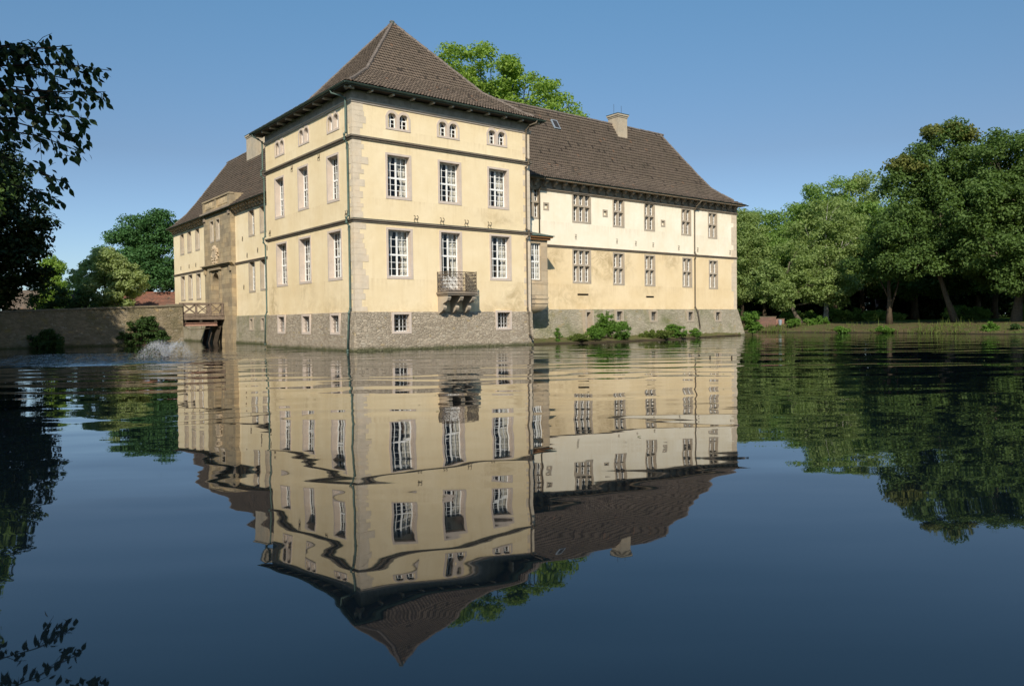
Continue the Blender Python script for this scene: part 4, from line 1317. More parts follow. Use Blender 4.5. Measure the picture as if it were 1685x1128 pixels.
# --- downpipes
def pipe(pts, r=.055, mat='copper_green'):
    mb = MB(); mb.tube(pts, r, 8)
    for p in pts[2:]:
        mb.tube([(p[0], p[1], p[2] - .06), (p[0], p[1], p[2] + .06)], r * 1.35, 8)
    return mb.build('downpipe', mat, castle, True)
y_ = .42
pipe([(-g0, y_ + .75, ZE - .1), (-g0 + .05, y_ + .7, ZE - .3), (-.45, y_ + .2, 15.35), (-.22, y_, 15.15), (-.22, y_, 13.15), (-.32, y_, 13.02), (-.32, y_, 12.7), (-.14, y_, 12.5), (-.14, y_, 8.2), (-.28, y_, 8.05), (-.28, y_, 7.75), (-.12, y_, 7.55), (-.14, y_, 2.6), (-.24, y_, 2.3), (-.36, y_, .05)])
y_ = TB + .1
pipe([(-g0, y_ + .3, ZE - .1), (-g0 + .05, y_ + .3, ZE - .3), (-.45, y_ + .1, 15.35), (-.2, y_, 15.15), (-.2, y_, 13.15), (-.3, y_ + .05, 13.02), (-.3, y_ + .05, 12.7), (-.12, y_, 12.5), (-.12, y_, 8.2), (-.26, y_, 8.05), (-.26, y_, 7.75), (-.12, y_, 7.55), (-.12, y_, 2.6), (-.24, y_, 2.3), (-.3, y_, .2)])
x_ = TA - .42
pipe([(x_ + .5, -g0, ZE - .1), (x_ + .45, -g0 + .05, ZE - .3), (x_ + .1, -.5, 15.4), (x_, -.2, 15.1), (x_, -.2, 13.15), (x_ + .1, -.32, 13.02), (x_ + .1, -.32, 12.7), (x_, -.12, 12.5), (x_, -.12, 8.2), (x_ + .1, -.28, 8.05), (x_ + .1, -.28, 7.7), (x_, -.13, 7.5), (x_, -.14, 2.6), (x_, -.26, 2.3), (x_ + .03, -.34, .75), (x_ + .2, -.42, .45)], .058, 'anchor_iron')
for x_, zb_ in ((17.5, 8.45), (36.5, .9)):
    ps = [(x_ + .1, SR - WE - .06, 12.64), (x_ + .1, SR - WE - .02, 12.45), (x_, SR - .35, 12.1), (x_, SR - .12, 11.75)]
    if zb_ < 2: ps += [(x_, SR - .10, 7.9), (x_, SR - .26, 7.62), (x_, SR - .12, 7.3), (x_, SR - .12, 2.8), (x_ + .15, SR - .32, 2.4), (x_ + .25, SR - .48, .9)]
    else: ps += [(x_, SR - .12, zb_)]
    pipe(ps, .055, 'anchor_iron')

# --- courtyard behind, with the plane tree
b_ = MB(); b_.box(13.8, 42, 14.6, 47, -.5, 2.4)
cy_ = b_.build('courtyard', 'mossy_rubble', kind='structure')
cy_.location = C0; cy_.rotation_euler = (0, 0, math.pi / 2 - TH)

# ------------------------------------------------------------------ causeway and bridge
def local_thing(name, **kw):
    return empty(name, C0, math.pi / 2 - TH, **kw)
wt = local_thing('stone_wall', label='long rubble stone causeway wall with coping and ivy, left of the footbridge', cat='wall')
mb = MB()
WY = 30.3
xa, za, xb, zb2 = -40, 1.86, -1.75, 3.40
def ztop(x): return za + (zb2 - za) * (x - xa) / (xb - xa)
nseg = 40
for k in range(nseg):
    x0, x1 = xa + (xb - xa) * k / nseg, xa + (xb - xa) * (k + 1) / nseg
    mb.quad((x0, WY - .25, -.6), (x1, WY - .25, -.6), (x1, WY, ztop(x1)), (x0, WY, ztop(x0)))
    mb.quad((x0, WY, ztop(x0)), (x1, WY, ztop(x1)), (x1, WY + .5, ztop(x1)), (x0, WY + .5, ztop(x0)))
    mb.quad((x1, WY + .5, -.5), (x0, WY + .5, -.5), (x0, WY + .5, ztop(x0)), (x1, WY + .5, ztop(x1)))
mb.quad((xb, WY - .25, -.6), (xb, WY + 5.2, -.6), (xb, WY + 5.2, 2.5), (xb, WY, 2.5))
mb.quad((xb, WY, 2.5), (xb, WY + .5, 2.5), (xb, WY + .5, zb2), (xb, WY, zb2))
mb.build('wall_face', 'causeway_stone', wt)
mb = MB()
x = xa
while x < xb - .2:
    l_ = rq.uniform(.7, 1.3); x1 = min(x + l_, xb + .05); e = rq.uniform(-.02, .02)
    mb.hexa([(x + .01, WY - .09 + e, ztop(x) + .003), (x1 - .01, WY - .09 + e, ztop(x1) + .003), (x1 - .01, WY + .58, ztop(x1) + .003), (x + .01, WY + .58, ztop(x) + .003)],
            [(x + .01, WY - .07 + e, ztop(x) + .15), (x1 - .01, WY - .07 + e, ztop(x1) + .15), (x1 - .01, WY + .56, ztop(x1) + .17), (x + .01, WY + .56, ztop(x) + .17)])
    x = x1
mb.build('coping', 'coping_stone', wt)
mb = MB(); mb.box(-40, -1.76, 30.85, 35.4, -.5, 2.42)
cw = mb.build('causeway_road', 'park_ground', kind='structure'); cw.location = C0; cw.rotation_euler = (0, 0, math.pi / 2 - TH)

br = local_thing('footbridge', label='short wooden footbridge with X-braced railing between causeway wall and gate', cat='bridge')
mb = MB()
BY0, BY1, BXA, BXB = 30.55, 34.9, -1.85, 2.02
for k in range(19):
    x = BXA + k * (BXB - BXA) / 19; mb.box(x + .006, x + (BXB - BXA) / 19 - .006, BY0 - .18, BY1 + .18, 2.50 + rq.uniform(0, .01), 2.60)
mb.build('deck', 'weathered_timber', br)
mb = MB()
for y in (BY0 - .02, 32.0, 33.4, BY1): mb.box(BXA + .06, BXB - .06, y - .12, y + .12, 2.18, 2.497)
mb.build('deck_beam', 'weathered_timber', br)
mb = MB()
for y in (BY0 + .1, BY1 - .2):
    mb.box(BXA, 1.35, y - .14, y + .14, 1.60, 1.70); mb.box(BXA, 1.35, y - .14, y + .14, 1.88, 1.92); mb.box(BXA, 1.35, y - .02, y + .02, 1.70, 1.88)
mb.build('steel_girder', 'rusty_steel', br)
mb = MB()
for x in (-1.5, -.1, 1.2):
    mb.box(x - .11, x + .11, BY0 - .05, BY1, 1.922, 2.178)
mb.build('cross_beam', 'dark_timber', br)
mb = MB()
for y in (BY0 + .5, BY1 - .5):
    mb = MB(); mb.hexa([(1.0, y - .16, -.5), (1.3, y - .16, -.5), (1.3, y + .16, -.5), (1.0, y + .16, -.5)], [(1.5, y - .16, 1.6), (1.85, y - .16, 1.6), (1.85, y + .16, 1.6), (1.5, y + .16, 1.6)])
    mb.build('support_post', 'dark_timber', br)
mb = MB(); mb.tube([(.55, BY0 + .4, -.4), (.95, BY0 + .4, 1.0)], .05, 6)
mb.build('brace', 'dark_timber', br)
mb = MB()
mb.tube([(-1.6, BY0, 1.6), (-1.1, BY0, 1.28), (.2, BY0, 1.33), (.7, BY0, 1.4)], .025, 6)
mb.tube([(-.05, BY0, 1.33), (-.05, BY0, 1.6)], .025, 6)
mb.build('cable_pipe', 'brown_iron', br)
for yy in (BY0, BY1):
    mb = MB()
    xs = [BXA + .15, BXA + 1.36, BXA + 2.6, BXB - .18]
    for x in xs: mb.box(x - .09, x + .09, yy - .07, yy + .07, 2.3, 3.60)
    mb.box(BXA - .1, BXB + .02, yy - .1, yy + .1, 3.60, 3.72)
    mb.box(BXA + .1, BXB - .1, yy - .04, yy + .04, 2.66, 2.76)
    for x0, x1 in zip(xs[:-1], xs[1:]):
        for (za_, zb_) in ((2.78, 3.58), (3.58, 2.78)):
            mb.tube([(x0 + .09, yy + (.02 if za_ < 3 else -.02), za_), (x1 - .09, yy + (.02 if za_ < 3 else -.02), zb_)], .04, 4)
    mb.build('railing', 'weathered_timber', br)

# ------------------------------------------------------------------ earth ledge under the right wing
b = NB('ledge_soil')
s1 = b.noise(b.coord(), 2.2, 7, 0.7)
cc = b.mix(b.mr(s1, .35, .65), (0.16, 0.12, 0.07), (0.09, 0.12, 0.03))
sx = b.n('ShaderNodeSeparateXYZ'); b.l(b.coord(), sx.inputs[0])
cc = b.mix(b.mr(sx.outputs[2], 0.05, 0.2, 1, 0), cc, (0.045, 0.035, 0.022))
b.col(cc); b.rough(.95, .1); b.bump(s1, .12, 1.0)
edge = [(13.75, -.25), (15, -.3), (16.5, -.45), (19, -1.0), (22, -1.3), (26, -1.2), (29, -.9), (32, -.1), (35, .9), (38, 1.7), (41, 2.4), (43, 3.0)]
ex = np.linspace(13.75, 43, 120); ey_ = np.interp(ex, [e[0] for e in edge], [e[1] for e in edge]) + rng.normal(0, .12, 120)
rows_ = [(0.0, -.4), (.05, .03), (.18, .17), (.5, .24), (1.0, .34)]
V = []
for t, z in rows_:
    V.append(np.c_[ex, ey_ + (SR - .3 - ey_) * t, np.full(120, z) + (rng.normal(0, .035, 120) if z > 0 else 0)])
V = np.concatenate(V)
fs = np.concatenate([np.c_[np.arange(119) + k * 120, np.arange(119) + 1 + k * 120, np.arange(119) + 121 + k * 120, np.arange(119) + 120 + k * 120] for k in range(4)])
o = obj('bank', fastmesh('bank', V, fs, 'ledge_soil'), kind='structure', loc=C0); o.rotation_euler = (0, 0, math.pi / 2 - TH)

# ------------------------------------------------------------------ foliage
def leaf_cloud(name, mat, clumps, n_per, leaf, seed, droop=0.0, flat=.7, cull=None, out=.55, long=1.0):
    """clumps: array (k,7): centre, radii(3), crown-centre weight. leaf-sized quads spread through each clump"""
    g = np.random.default_rng(seed)
    C = []; Nn = []
    for c in clumps:
        n = max(4, int(n_per * c[6] * 1.75))
        d = g.normal(0, 1, (n, 3)); d /= np.linalg.norm(d, axis=1)[:, None]
        rad = g.random(n) ** (1 / 2.2)
        p = np.array(c[:3]) + d * rad[:, None] * np.array(c[3:6])
        C.append(p); Nn.append(d)
    P = np.concatenate(C); D = np.concatenate(Nn)
    if cull is not None:
        k = cull(P); P, D = P[k], D[k]
    n = len(P)
    nr = D * out + np.array([0, 0, .55]) + g.normal(0, .55, (n, 3)); nr /= np.linalg.norm(nr, axis=1)[:, None]
    t = g.normal(0, 1, (n, 3)); t[:, 2] -= droop
    t -= nr * (t * nr).sum(1)[:, None]; t /= np.linalg.norm(t, axis=1)[:, None]
    bt = np.cross(nr, t)
    s = leaf * g.uniform(.65, 1.35, n)[:, None]
    a = t * s * .5 * long; w_ = bt * s * .31
    fold = nr * s * .10
    V = np.stack([P - a, P + w_ + fold, P + a, P - w_ + fold], 1).reshape(-1, 3)
    Fc = np.arange(4 * n).reshape(-1, 4)
    return fastmesh(name, V, Fc, mat)
def lobes_to_clumps(lobes, k, size, g, shell=.55):
    out = []
    for (c, r, wgt) in lobes:
        m_ = max(3, int(k * wgt))
        for _ in range(m_):
            d = g.normal(0, 1, 3); d /= np.linalg.norm(d)
            rad = shell + (1 - shell) * g.random() ** .6
            p = np.array(c) + d * rad * np.array(r)
            s = size * g.uniform(.6, 1.35)
            out.append((*p, s, s, s * .62, (s / size) ** 2))
    return out
def limbs(mb, base, lobes, r0, seed, lean=(0, 0), n=8, fork=.35, steps=7):
    g = random.Random(seed)
    base = Vector(base)
    top = Vector(max(lobes, key=lambda l_: l_[0][2])[0])
    H_ = top.z - base.z
    tr = []
    for k in range(steps + 1):
        t = k / steps
        p = base.lerp(top, t) + Vector((lean[0] * math.sin(t * math.pi), lean[1] * math.sin(t * math.pi), 0)) + Vector((g.uniform(-.1, .1), g.uniform(-.1, .1), 0)) * t
        tr.append(p)
    rs = [r0 * (1.35 if k == 0 else 1.0) * (1 - .88 * (k / steps) ** .8) + .02 for k in range(steps + 1)]
    mb.tube(tr, rs, n)
    for (c, r, wgt) in lobes:
        c = Vector(c)
        k = min(steps - 1, max(1, int((fork + g.uniform(0, .25)) * steps)))
        a = tr[k]; mid = a.lerp(c, .5) + Vector((0, 0, -.08 * (c - a).length))
        rr_ = rs[k] * .55
        mb.tube([a, mid, c], [rr_, rr_ * .6, rr_ * .15], 6)
        for _ in range(4):
            d = Vector((g.gauss(0, 1), g.gauss(0, 1), g.gauss(.2, 1))).normalized()
            e = c + Vector((d.x * r[0], d.y * r[1], d.z * r[2])) * .8
            mb.tube([mid.lerp(c, .6), c.lerp(e, .5), e], [rr_ * .35, rr_ * .2, rr_ * .06], 5)
def tree(name, label, base, lobes, k, size, n_per, leaf, mat, bark, r0, seed, lean=(0, 0), group=None, droop=0., cull=None, cat='tree', shell=.55, extra=None, long=1.0, fork=.35):
    """lobes relative to base"""
    root = empty(name, base, label=label, cat=cat, group=group)
    g = np.random.default_rng(seed)
    mb = MB(); limbs(mb, (0, 0, -.2), lobes, r0, seed, lean, fork=fork)
    mb.build('trunk', bark, root, True)
    cl = lobes_to_clumps(lobes, k, size, g, shell)
    cf = None
    if cull: cf = lambda P: cull(P + np.array(base))
    obj('crown', leaf_cloud('crown', mat, cl, n_per, leaf, seed + 1, droop, cull=cf, long=long), root)
    if extra:
        ml, em = extra
        obj('crown_tips', leaf_cloud('crown_tips', em, lobes_to_clumps(ml, k, size * .8, g, .6), n_per, leaf, seed + 2), root)
    return root
def outside_view(P, margin=.06):
    """keep only points a camera at the bank does not see (pruned crown)"""
    x, y, z = P[:, 0], P[:, 1], P[:, 2] - CAMH
    return (y < .3) | (np.abs(x / np.maximum(y, .3)) > .672 + margin) | (z / np.maximum(y, .3) > .425 + margin)

# plane tree in the courtyard behind the roofs
tree('plane_tree', 'bright yellow green plane tree rising behind the castle roof', (-.3, 80, 2.4), [
    ((-5.0, 0, 25.0), (3.4, 4, 3.0), 1), ((-1.5, 0, 24.4), (3.6, 4, 3.4), 1.2), ((2.0, 0, 22.6), (3.4, 4, 3.2), 1.1), ((5.2, -1, 20.6), (3.0, 3.5, 3.0), 1), ((6.6, 0, 18.6), (2.0, 3, 2.2), .5),
    ((-4, 0, 21), (4, 4, 3.5), 1), ((1, 0, 18.5), (5, 4, 3.5), 1), ((-6.6, 0, 22.2), (2.2, 3, 2.2), .5)], 40, 1.1, 84, .30, 'plane_leaf', 'bark_grey', .55, 11)

# right bank ---------------------------------------------------------
tree('maple_tree', 'tall dark maple with yellowing tips and a leaning pale trunk on the right bank', (46.6, 80, 1.1), [
    ((-1.6, 0, 17.4), (3.2, 3.4, 3.4), 1), ((-4.6, 0, 14.2), (3.0, 3.4, 3.0), .9), ((1.6, 0, 15.8), (3.0, 3.4, 3.0), .9), ((-2.6, -1.5, 11.2), (4.2, 3.4, 3.0), 1.2),
    ((-6.0, -1, 9.2), (2.8, 3, 2.6), .7), ((2.2, -1, 11.0), (3.2, 3, 3.0), .9), ((-5.2, -2, 6.0), (3.0, 3, 1.6), .6), ((1.0, -2.4, 6.8), (3.2, 3, 2.0), .9), ((3.4, -2, 4.8), (2.6, 2.4, 1.6), .7), ((-3.0, -2.6, 7.4), (2.4, 2.4, 1.6), .6)], 46, 1.15, 100, .29, 'maple_leaf', 'bark_grey', .30, 21,
    lean=(-1.6, 0), extra=([((-1.2, -.5, 19.4), (2.4, 2.4, 1.3), .35), ((-5.4, -.8, 15.8), (1.8, 2, 1.1), .25)], 'yellowing_leaf'))
tree('maple_tree', 'broad dark green maple at the right edge, its thick trunk on the bank', (49.6, 75, 1.0), [
    ((-1.8, 0, 15.6), (3.4, 3.4, 3.2), 1), ((2.0, 0, 15.8), (3.6, 3.4, 3.2), 1), ((-4.4, -1, 11.6), (3.2, 3.2, 3.0), .9), ((0.2, -2, 11.0), (4.0, 3.4, 3.2), 1.2), ((4.4, -1, 11.0), (3.4, 3.4, 3.4), 1),
    ((-3.8, -2.4, 7.0), (3.0, 3, 2.2), .8), ((.8, -3, 6.2), (3.4, 2.6, 2.0), .8), ((4.6, -2, 6.0), (3.2, 3, 2.2), .9), ((-1.4, -3, 4.4), (2.6, 2.2, 1.5), .7), ((2.6, -3, 4.0), (2.8, 2.2, 1.5), .7)], 46, 1.15, 100, .29, 'maple_leaf', 'bark_grey', .42, 22)
tree('birch_tree', 'slender birch with a white trunk standing behind the right bank path', (40.0, 97, 1.2), [
    ((0, 0, 13.2), (2.6, 2.6, 2.6), .8), ((-2.2, 0, 10.6), (2.6, 2.6, 2.6), .9), ((2.2, 0, 10.4), (2.8, 2.6, 2.8), .9), ((0, -1, 7.8), (3.4, 2.6, 2.2), .8)], 40, .9, 46, .30, 'birch_leaf', 'bark_birch', .30, 23, droop=.8)
tree('willow_tree', 'low spreading olive green tree with a curved trunk beside the low brick wall', (35.6, 94, 1.15), [
    ((-1.4, 0, 7.4), (3.4, 3, 2.6), 1), ((2.6, 0, 6.6), (3.2, 3, 2.4), 1), ((-4.0, -.6, 5.0), (2.6, 2.6, 2.2), .8), ((.6, -1.4, 4.8), (3.4, 2.6, 2.0), 1), ((4.2, -1, 4.6), (2.4, 2.6, 1.6), .8), ((-3.4, -2, 3.2), (2.4, 2, 1.5), .7), ((2.4, -2, 3.2), (2.6, 2, 1.3), .6)], 46, .85, 52, .27, 'birch_leaf', 'bark_grey', .28, 24, lean=(-.9, 0), droop=.5)
tree('dark_tree', 'dark multi-stemmed tree with low forked trunk between birch and maple', (40.6, 82, 1.0), [
    ((-1.6, 0, 6.6), (2.4, 2.4, 2.0), .7), ((1.6, 0, 7.0), (2.4, 2.4, 2.2), .7), ((0, 0, 9.2), (2.8, 2.6, 2.2), .9)], 34, .95, 60, .32, 'maple_leaf', 'bark_brown', .30, 25, fork=.12)
# wood behind: one crown kind per mesh, copied
g0_ = np.random.default_rng(31)
WK = []
for sd_, mt in ((41, 'wood_leaf'), (42, 'wood_leaf'), (43, 'birch_leaf'), (44, 'maple_leaf')):
    lb = [((0, 0, 12.6), (3.4, 3.4, 3.4), 1), ((-3.2, 0, 9.4), (3.2, 3.2, 3.2), 1), ((3.2, .6, 9.6), (3.2, 3.2, 3.0), 1), ((0, -2.6, 8.4), (3.4, 3, 3.0), 1), ((-2.4, -1.6, 5.4), (3.0, 3, 2.4), .8), ((2.6, -1.4, 5.4), (3.0, 3, 2.4), .8)]
    lb = [(tuple(np.array(c) + g0_.normal(0, .6, 3)), r_, w_) for c, r_, w_ in lb]
    gg = np.random.default_rng(sd_)
    me_c = leaf_cloud('crown', mt, lobes_to_clumps(lb, 48, 1.15, gg, .4), 86, .29, sd_)
    mb = MB(); limbs(mb, (0, 0, -.2), lb, .32, sd_); me_t = mb.mesh('trunk', 'bark_brown', True)
    WK.append((me_c, me_t))
def wood_tree(kind, x, y, s, rz, label, group, z=1.15, sz=None):
    root = empty('park_tree', (x, y, z), rz, label=label, cat='tree', group=group)
    root.scale = (s, s, (sz or s))
    obj('crown', WK[kind][0], root); obj('trunk', WK[kind][1], root)
    return root
LBL = 'green broadleaf tree in the wood behind the right bank'
GRP = 'trees of the wood behind the right bank'
for (k, x, y, s, sz) in ((0, 47.0, 113, 1.2, 1.28), (2, 52.5, 114, 1.15, 1.3), (1, 41.5, 116, 1.1, 1.12), (0, 36.5, 110, 1.0, .98), (2, 32.0, 106, .9, .92), (1, 57.0, 108, 1.2, 1.2), (3, 62, 98, 1.2, 1.15),
                      (0, 66, 108, 1.3, 1.25), (3, 59, 88, 1.1, 1.1), (1, 27, 112, .95, .85), (2, 44.5, 105, .95, 1.0), (3, 52, 98, 1.0, 1.0), (0, 31.5, 118, 1.1, 1.0), (3, 65, 84, 1.2, 1.2),
                      (1, 72, 118, 1.4, 1.2), (0, 50, 126, 1.2, 1.2), (3, 58, 122, 1.2, 1.2), (2, 38, 128, 1.2, 1.1), (1, 66, 128, 1.3, 1.2), (3, 57, 77, 1.0, 1.0)):
    wood_tree(k, x, y, s, float(g0_.uniform(0, 6.28)), LBL, GRP, 1.15, sz)
# left background
tree('dark_tree', 'dense dark green tree beside the left end of the gate wing', (-46.0, 95, 2.0), [
    ((1.0, 0, 11.0), (3.4, 3, 2.6), 1), ((-2.2, 0, 9.2), (2.6, 3, 2.4), .8), ((3.6, 0, 8.8), (3.0, 3, 2.8), 1), ((0, -1.4, 7.0), (3.8, 3, 2.4), 1), ((3, -1, 5.6), (3.0, 2.6, 1.8), 1), ((-3.4, 0, 6.2), (2.2, 2.4, 2.0), .7), ((2.2, .5, 12.0), (2.4, 2.4, 2.0), .7)], 52, 1.0, 84, .28, 'dark_leaf', 'bark_brown', .35, 51)
tree('willow_tree', 'pale olive willow behind the causeway wall', (-43.6, 82, 2.2), [
    ((0, 0, 5.9), (2.4, 2.4, 2.0), 1.2), ((2.1, 0, 4.4), (1.9, 2, 2.1), 1), ((0, -.6, 3.2), (2.6, 2, 1.6), 1), ((-1.9, 0, 4.6), (2.0, 2, 1.8), .8), ((1.6, -.8, 2.2), (1.2, 1.4, 1.8), .5)], 56, .62, 56, .22, 'willow_leaf', 'bark_grey', .25, 52, droop=.7, long=1.5)
tree('shrub', 'dark green shrubs standing behind the causeway wall left of the willow', (-46.0, 78, 2.2), [
    ((-1.6, 0, 2.4), (1.9, 1.6, 1.7), 1), ((.8, 0, 2.0), (1.7, 1.6, 1.5), 1), ((2.6, .4, 1.4), (1.4, 1.4, 1.2), .7)], 40, .55, 52, .2, 'ivy_leaf', 'bark_brown', .12, 53, cat='shrub')
tree('poplar_tree', 'small light green tree far behind the causeway wall near the big dark tree', (-60.6, 101, 2.0), [
    ((0, 0, 7.4), (1.3, 1.3, 1.6), .8), ((.4, 0, 4.6), (1.7, 1.5, 2.0), 1), ((-.6, 0, 2.4), (2.0, 1.5, 1.6), .8)], 46, .7, 50, .28, 'plane_leaf', 'bark_grey', .2, 54)
tree('chestnut_tree', 'big dark tree in shade at the left edge beyond the causeway wall', (-46.2, 67, 1.9), [
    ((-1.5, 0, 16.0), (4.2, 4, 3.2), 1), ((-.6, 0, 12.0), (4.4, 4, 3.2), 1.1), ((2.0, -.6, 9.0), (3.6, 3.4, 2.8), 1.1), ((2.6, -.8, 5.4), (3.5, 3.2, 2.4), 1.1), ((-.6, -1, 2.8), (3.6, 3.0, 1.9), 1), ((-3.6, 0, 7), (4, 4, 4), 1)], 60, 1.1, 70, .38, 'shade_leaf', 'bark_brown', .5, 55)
# trees on the near left bank, outside the frame: they shade the causeway wall
for (x, y, s, k) in ((-44.0, 53.0, 1.35, 3), (-40.5, 46.0, 1.35, 0), (-35.5, 41.5, 1.15, 1), (-31.0, 33.5, 1.2, 3), (54.5, 57.5, 1.3, 3), (60.5, 62, 1.3, 0)):
    root = empty('bank_tree', (x, y, 1.0), float(g0_.uniform(0, 6.28)), label='leafy tree on the near left bank shading the causeway' if x < 0 else 'leafy tree on the near right bank beyond the picture edge', cat='tree', group='trees on the near left bank' if x < 0 else 'trees on the near right bank')
    me = WK[k][0]
    root.scale = (s * .82, s * .82, s)
    obj('crown', me, root); obj('trunk', WK[k][1], root)

# near tree whose branch hangs into the picture at upper left -----------
near_t = empty('linden_tree', (-13.6, 9.5, 1.0), label='dark overhanging branch of a near tree at the upper left', cat='tree')
lb = [((4.0, -2.5, 9.6), (4.6, 3.4, 3.2), 2.0), ((1.0, 0, 10.5), (4.5, 4.5, 3.6), 1.2), ((5.0, -6.5, 12.5), (4.5, 4, 3.2), 1.2), ((-1.5, 2.5, 6.5), (3.0, 4, 3.0), 1), ((-1, -5, 8), (4, 4, 3.5), 1), ((2.6, 1.0, 9.0), (3, 2.5, 2.2), 1)]
mb = MB(); limbs(mb, (0, 0, -.3), lb, .38, 61); mb.build('trunk', 'bark_brown', near_t, True)
gg = np.random.default_rng(62)
base = np.array(near_t.location)
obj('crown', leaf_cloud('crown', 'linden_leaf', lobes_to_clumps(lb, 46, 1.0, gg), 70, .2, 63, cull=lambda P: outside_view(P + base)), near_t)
def twig_set(seed):
    """main shoots of the hanging branch and their side twigs (world coordinates)"""
    g = random.Random(seed)
    ends = [(-7.32, 6.28), (-7.42, 5.9), (-7.8, 6.62), (-8.15, 6.74), (-7.5, 5.3), (-7.5, 4.65), (-7.95, 4.15), (-8.4, 3.95), (-8.85, 6.72), (-8.4, 5.95),
            (-8.2, 5.45), (-9.25, 4.7), (-9.5, 4.0), (-8.7, 6.35), (-8.9, 5.75), (-7.9, 6.15), (-9.3, 6.75), (-8.0, 5.75), (-9.2, 6.1), (-9.3, 5.3), (-8.5, 6.6), (-7.8, 5.1)]
    mains = []
    for k, (ex_, ez_) in enumerate(ends):
        y_ = 14 + g.uniform(-.5, .5)
        m1 = Vector((-10.9, 13.2 + g.uniform(-.3, .3), 5.7 + .5 * (ez_ - 5.7)))
        e = Vector((ex_, y_, ez_ + .12))
        m2 = m1.lerp(e, .45) + Vector((0, 0, .16)); m3 = m1.lerp(e, .8) + Vector((0, 0, .14))
        m2 += Vector((g.uniform(-.15, .15), g.uniform(-.15, .15), g.uniform(-.16, .16))); m3 += Vector((g.uniform(-.1, .1), g.uniform(-.1, .1), g.uniform(-.13, .10)))
        mains.append([(-13.2, 11.5, 5.8), m1, m2, m3, e]); m1 += Vector((0, 0, g.uniform(-.25, .25)))
    tw = []
    for mline in mains:
        P = [Vector(p) for p in mline]
        # resample
        R_ = []
        for a, c in zip(P[:-1], P[1:]):
            for k in range(8): R_.append(a.lerp(c, k / 8))
        R_.append(P[-1])
        tw.append((R_, .03, .006, True))
        for i in range(12, len(R_) - 1, 2):
            for _ in range(1):
                d = (R_[i + 1] - R_[i]).normalized()
                s_ = Vector((g.gauss(0, .5), g.gauss(0, .9), g.gauss(-.25, .55)))
                e = (d * .7 + s_).normalized(); L_ = g.uniform(.25, .55) * (1.0 if i < len(R_) - 6 else .5)
                q_ = [R_[i], R_[i] + e * L_ * .5 + Vector((0, 0, .02)), R_[i] + e * L_ + Vector((0, 0, -.06))]
                tw.append((q_, .008, .003, False))
    return tw
tw = twig_set(5)
mb = MB()
for pts_, r0_, r1_, main in tw:
    pl = [p - near_t.location for p in pts_]
    mb.tube(pl, [r0_ + (r1_ - r0_) * k / (len(pl) - 1) for k in range(len(pl))], 5)
mb.build('branch', 'twig_bark', near_t, True)
g = np.random.default_rng(9)
LP = []
for pts_, r0_, r1_, main in tw:
    n = len(pts_)
    if main:
        idx = range(14, n)
        for i in idx:
            for _ in range(1): LP.append(np.array(pts_[i]) + g.normal(0, .05, 3))
    else:
        for k in range(6):
            t = g.random(); q_ = pts_[0].lerp(pts_[2], .2 + .85 * t); LP.append(np.array(q_) + g.normal(0, .045, 3))
LP = np.array(LP) - base
n = len(LP)
s = .155 * g.uniform(.65, 1.3, n)[:, None]
t = g.normal(0, .55, (n, 3)) + np.array([.35, 0, -1.0]); t /= np.linalg.norm(t, axis=1)[:, None]
nr = g.normal(0, .8, (n, 3)) + np.array([.1, -.5, .45]); nr -= t * (nr * t).sum(1)[:, None]; nr /= np.linalg.norm(nr, axis=1)[:, None]
bt = np.cross(nr, t)
prof = [(0.0, 0.0), (.18, .17), (.45, .29), (.72, .22), (.9, .08), (1.08, 0.0)]
Vl = []
for (u_, w_) in prof: Vl.append(LP + t * s * u_ - bt * s * w_ + nr * s * (.25 * w_ - .12 * u_ * u_))
for (u_, w_) in prof[1:-1][::-1]: Vl.append(LP + t * s * u_ + bt * s * w_ + nr * s * (.25 * w_ - .12 * u_ * u_))
V = np.stack(Vl, 1).reshape(-1, 3)
obj('foliage', fastmesh('foliage', V, np.arange(10 * n).reshape(-1, 10), 'linden_leaf', 10), near_t)

# ------------------------------------------------------------------ bushes
def bush(name, label, loc, blobs, leaf, mat, seed, k=26, size=.3, n_per=40, group=None, cat='bush'):
    root = empty(name, loc, label=label, cat=cat, group=group)
    g = np.random.default_rng(seed)
    obj('foliage', leaf_cloud('foliage', mat, lobes_to_clumps(blobs, k, size, g, .35), n_per, leaf, seed), root)
    mb = MB()
    for (c, r, w_) in blobs:
        for _ in range(5):
            e = (c[0] + g.normal(0, r[0] * .4), c[1] + g.normal(0, r[1] * .4), c[2] + g.normal(0, r[2] * .4))
            mb.tube([(0, 0, -.1), (e[0] * .6, e[1] * .6, e[2] * .6), e], [.025, .018, .006], 5)
    mb.build('stem', 'bark_brown', root)
    return root
bush('hedge', 'long dark hedge behind the causeway wall below the trees', (-50.5, 97.5, 1.9), [((-6.5, .5, 1.4), (2.6, 1, 1.5), 1), ((-3.0, 0, 1.2), (2.4, 1, 1.3), 1)], .3, 'ivy_leaf', 57, 36, .6, 40, cat='hedge')
def LW_(x, y, z): return L2W(x, y, z)
bush('bush', 'largest rounded green bush on the ledge below the right wing', LW_(21.9, .2, .2), [((-.2, 0, 1.25), (.75, .7, .95), 1.3), ((.7, -.2, .7), (.9, .7, .75), 1.2), ((-1.0, .1, .55), (.7, .6, .6), .8)], .12, 'bush_leaf', 71, 44, .26, 44)
bush('bush', 'mid-sized green bush at the water beside the cellar doorway', LW_(19.6, -.5, .15), [((0, 0, .55), (.75, .6, .55), 1)], .12, 'bush_leaf', 72, 40, .24, 40)
bush('bush', 'low yellow green clump of plants on the ledge right of the largest bush', LW_(26.6, -.3, .15), [((-.5, 0, .3), (.8, .5, .35), 1), ((.7, 0, .35), (.8, .5, .38), 1)], .11, 'grass_blade', 73, 40, .2, 36)
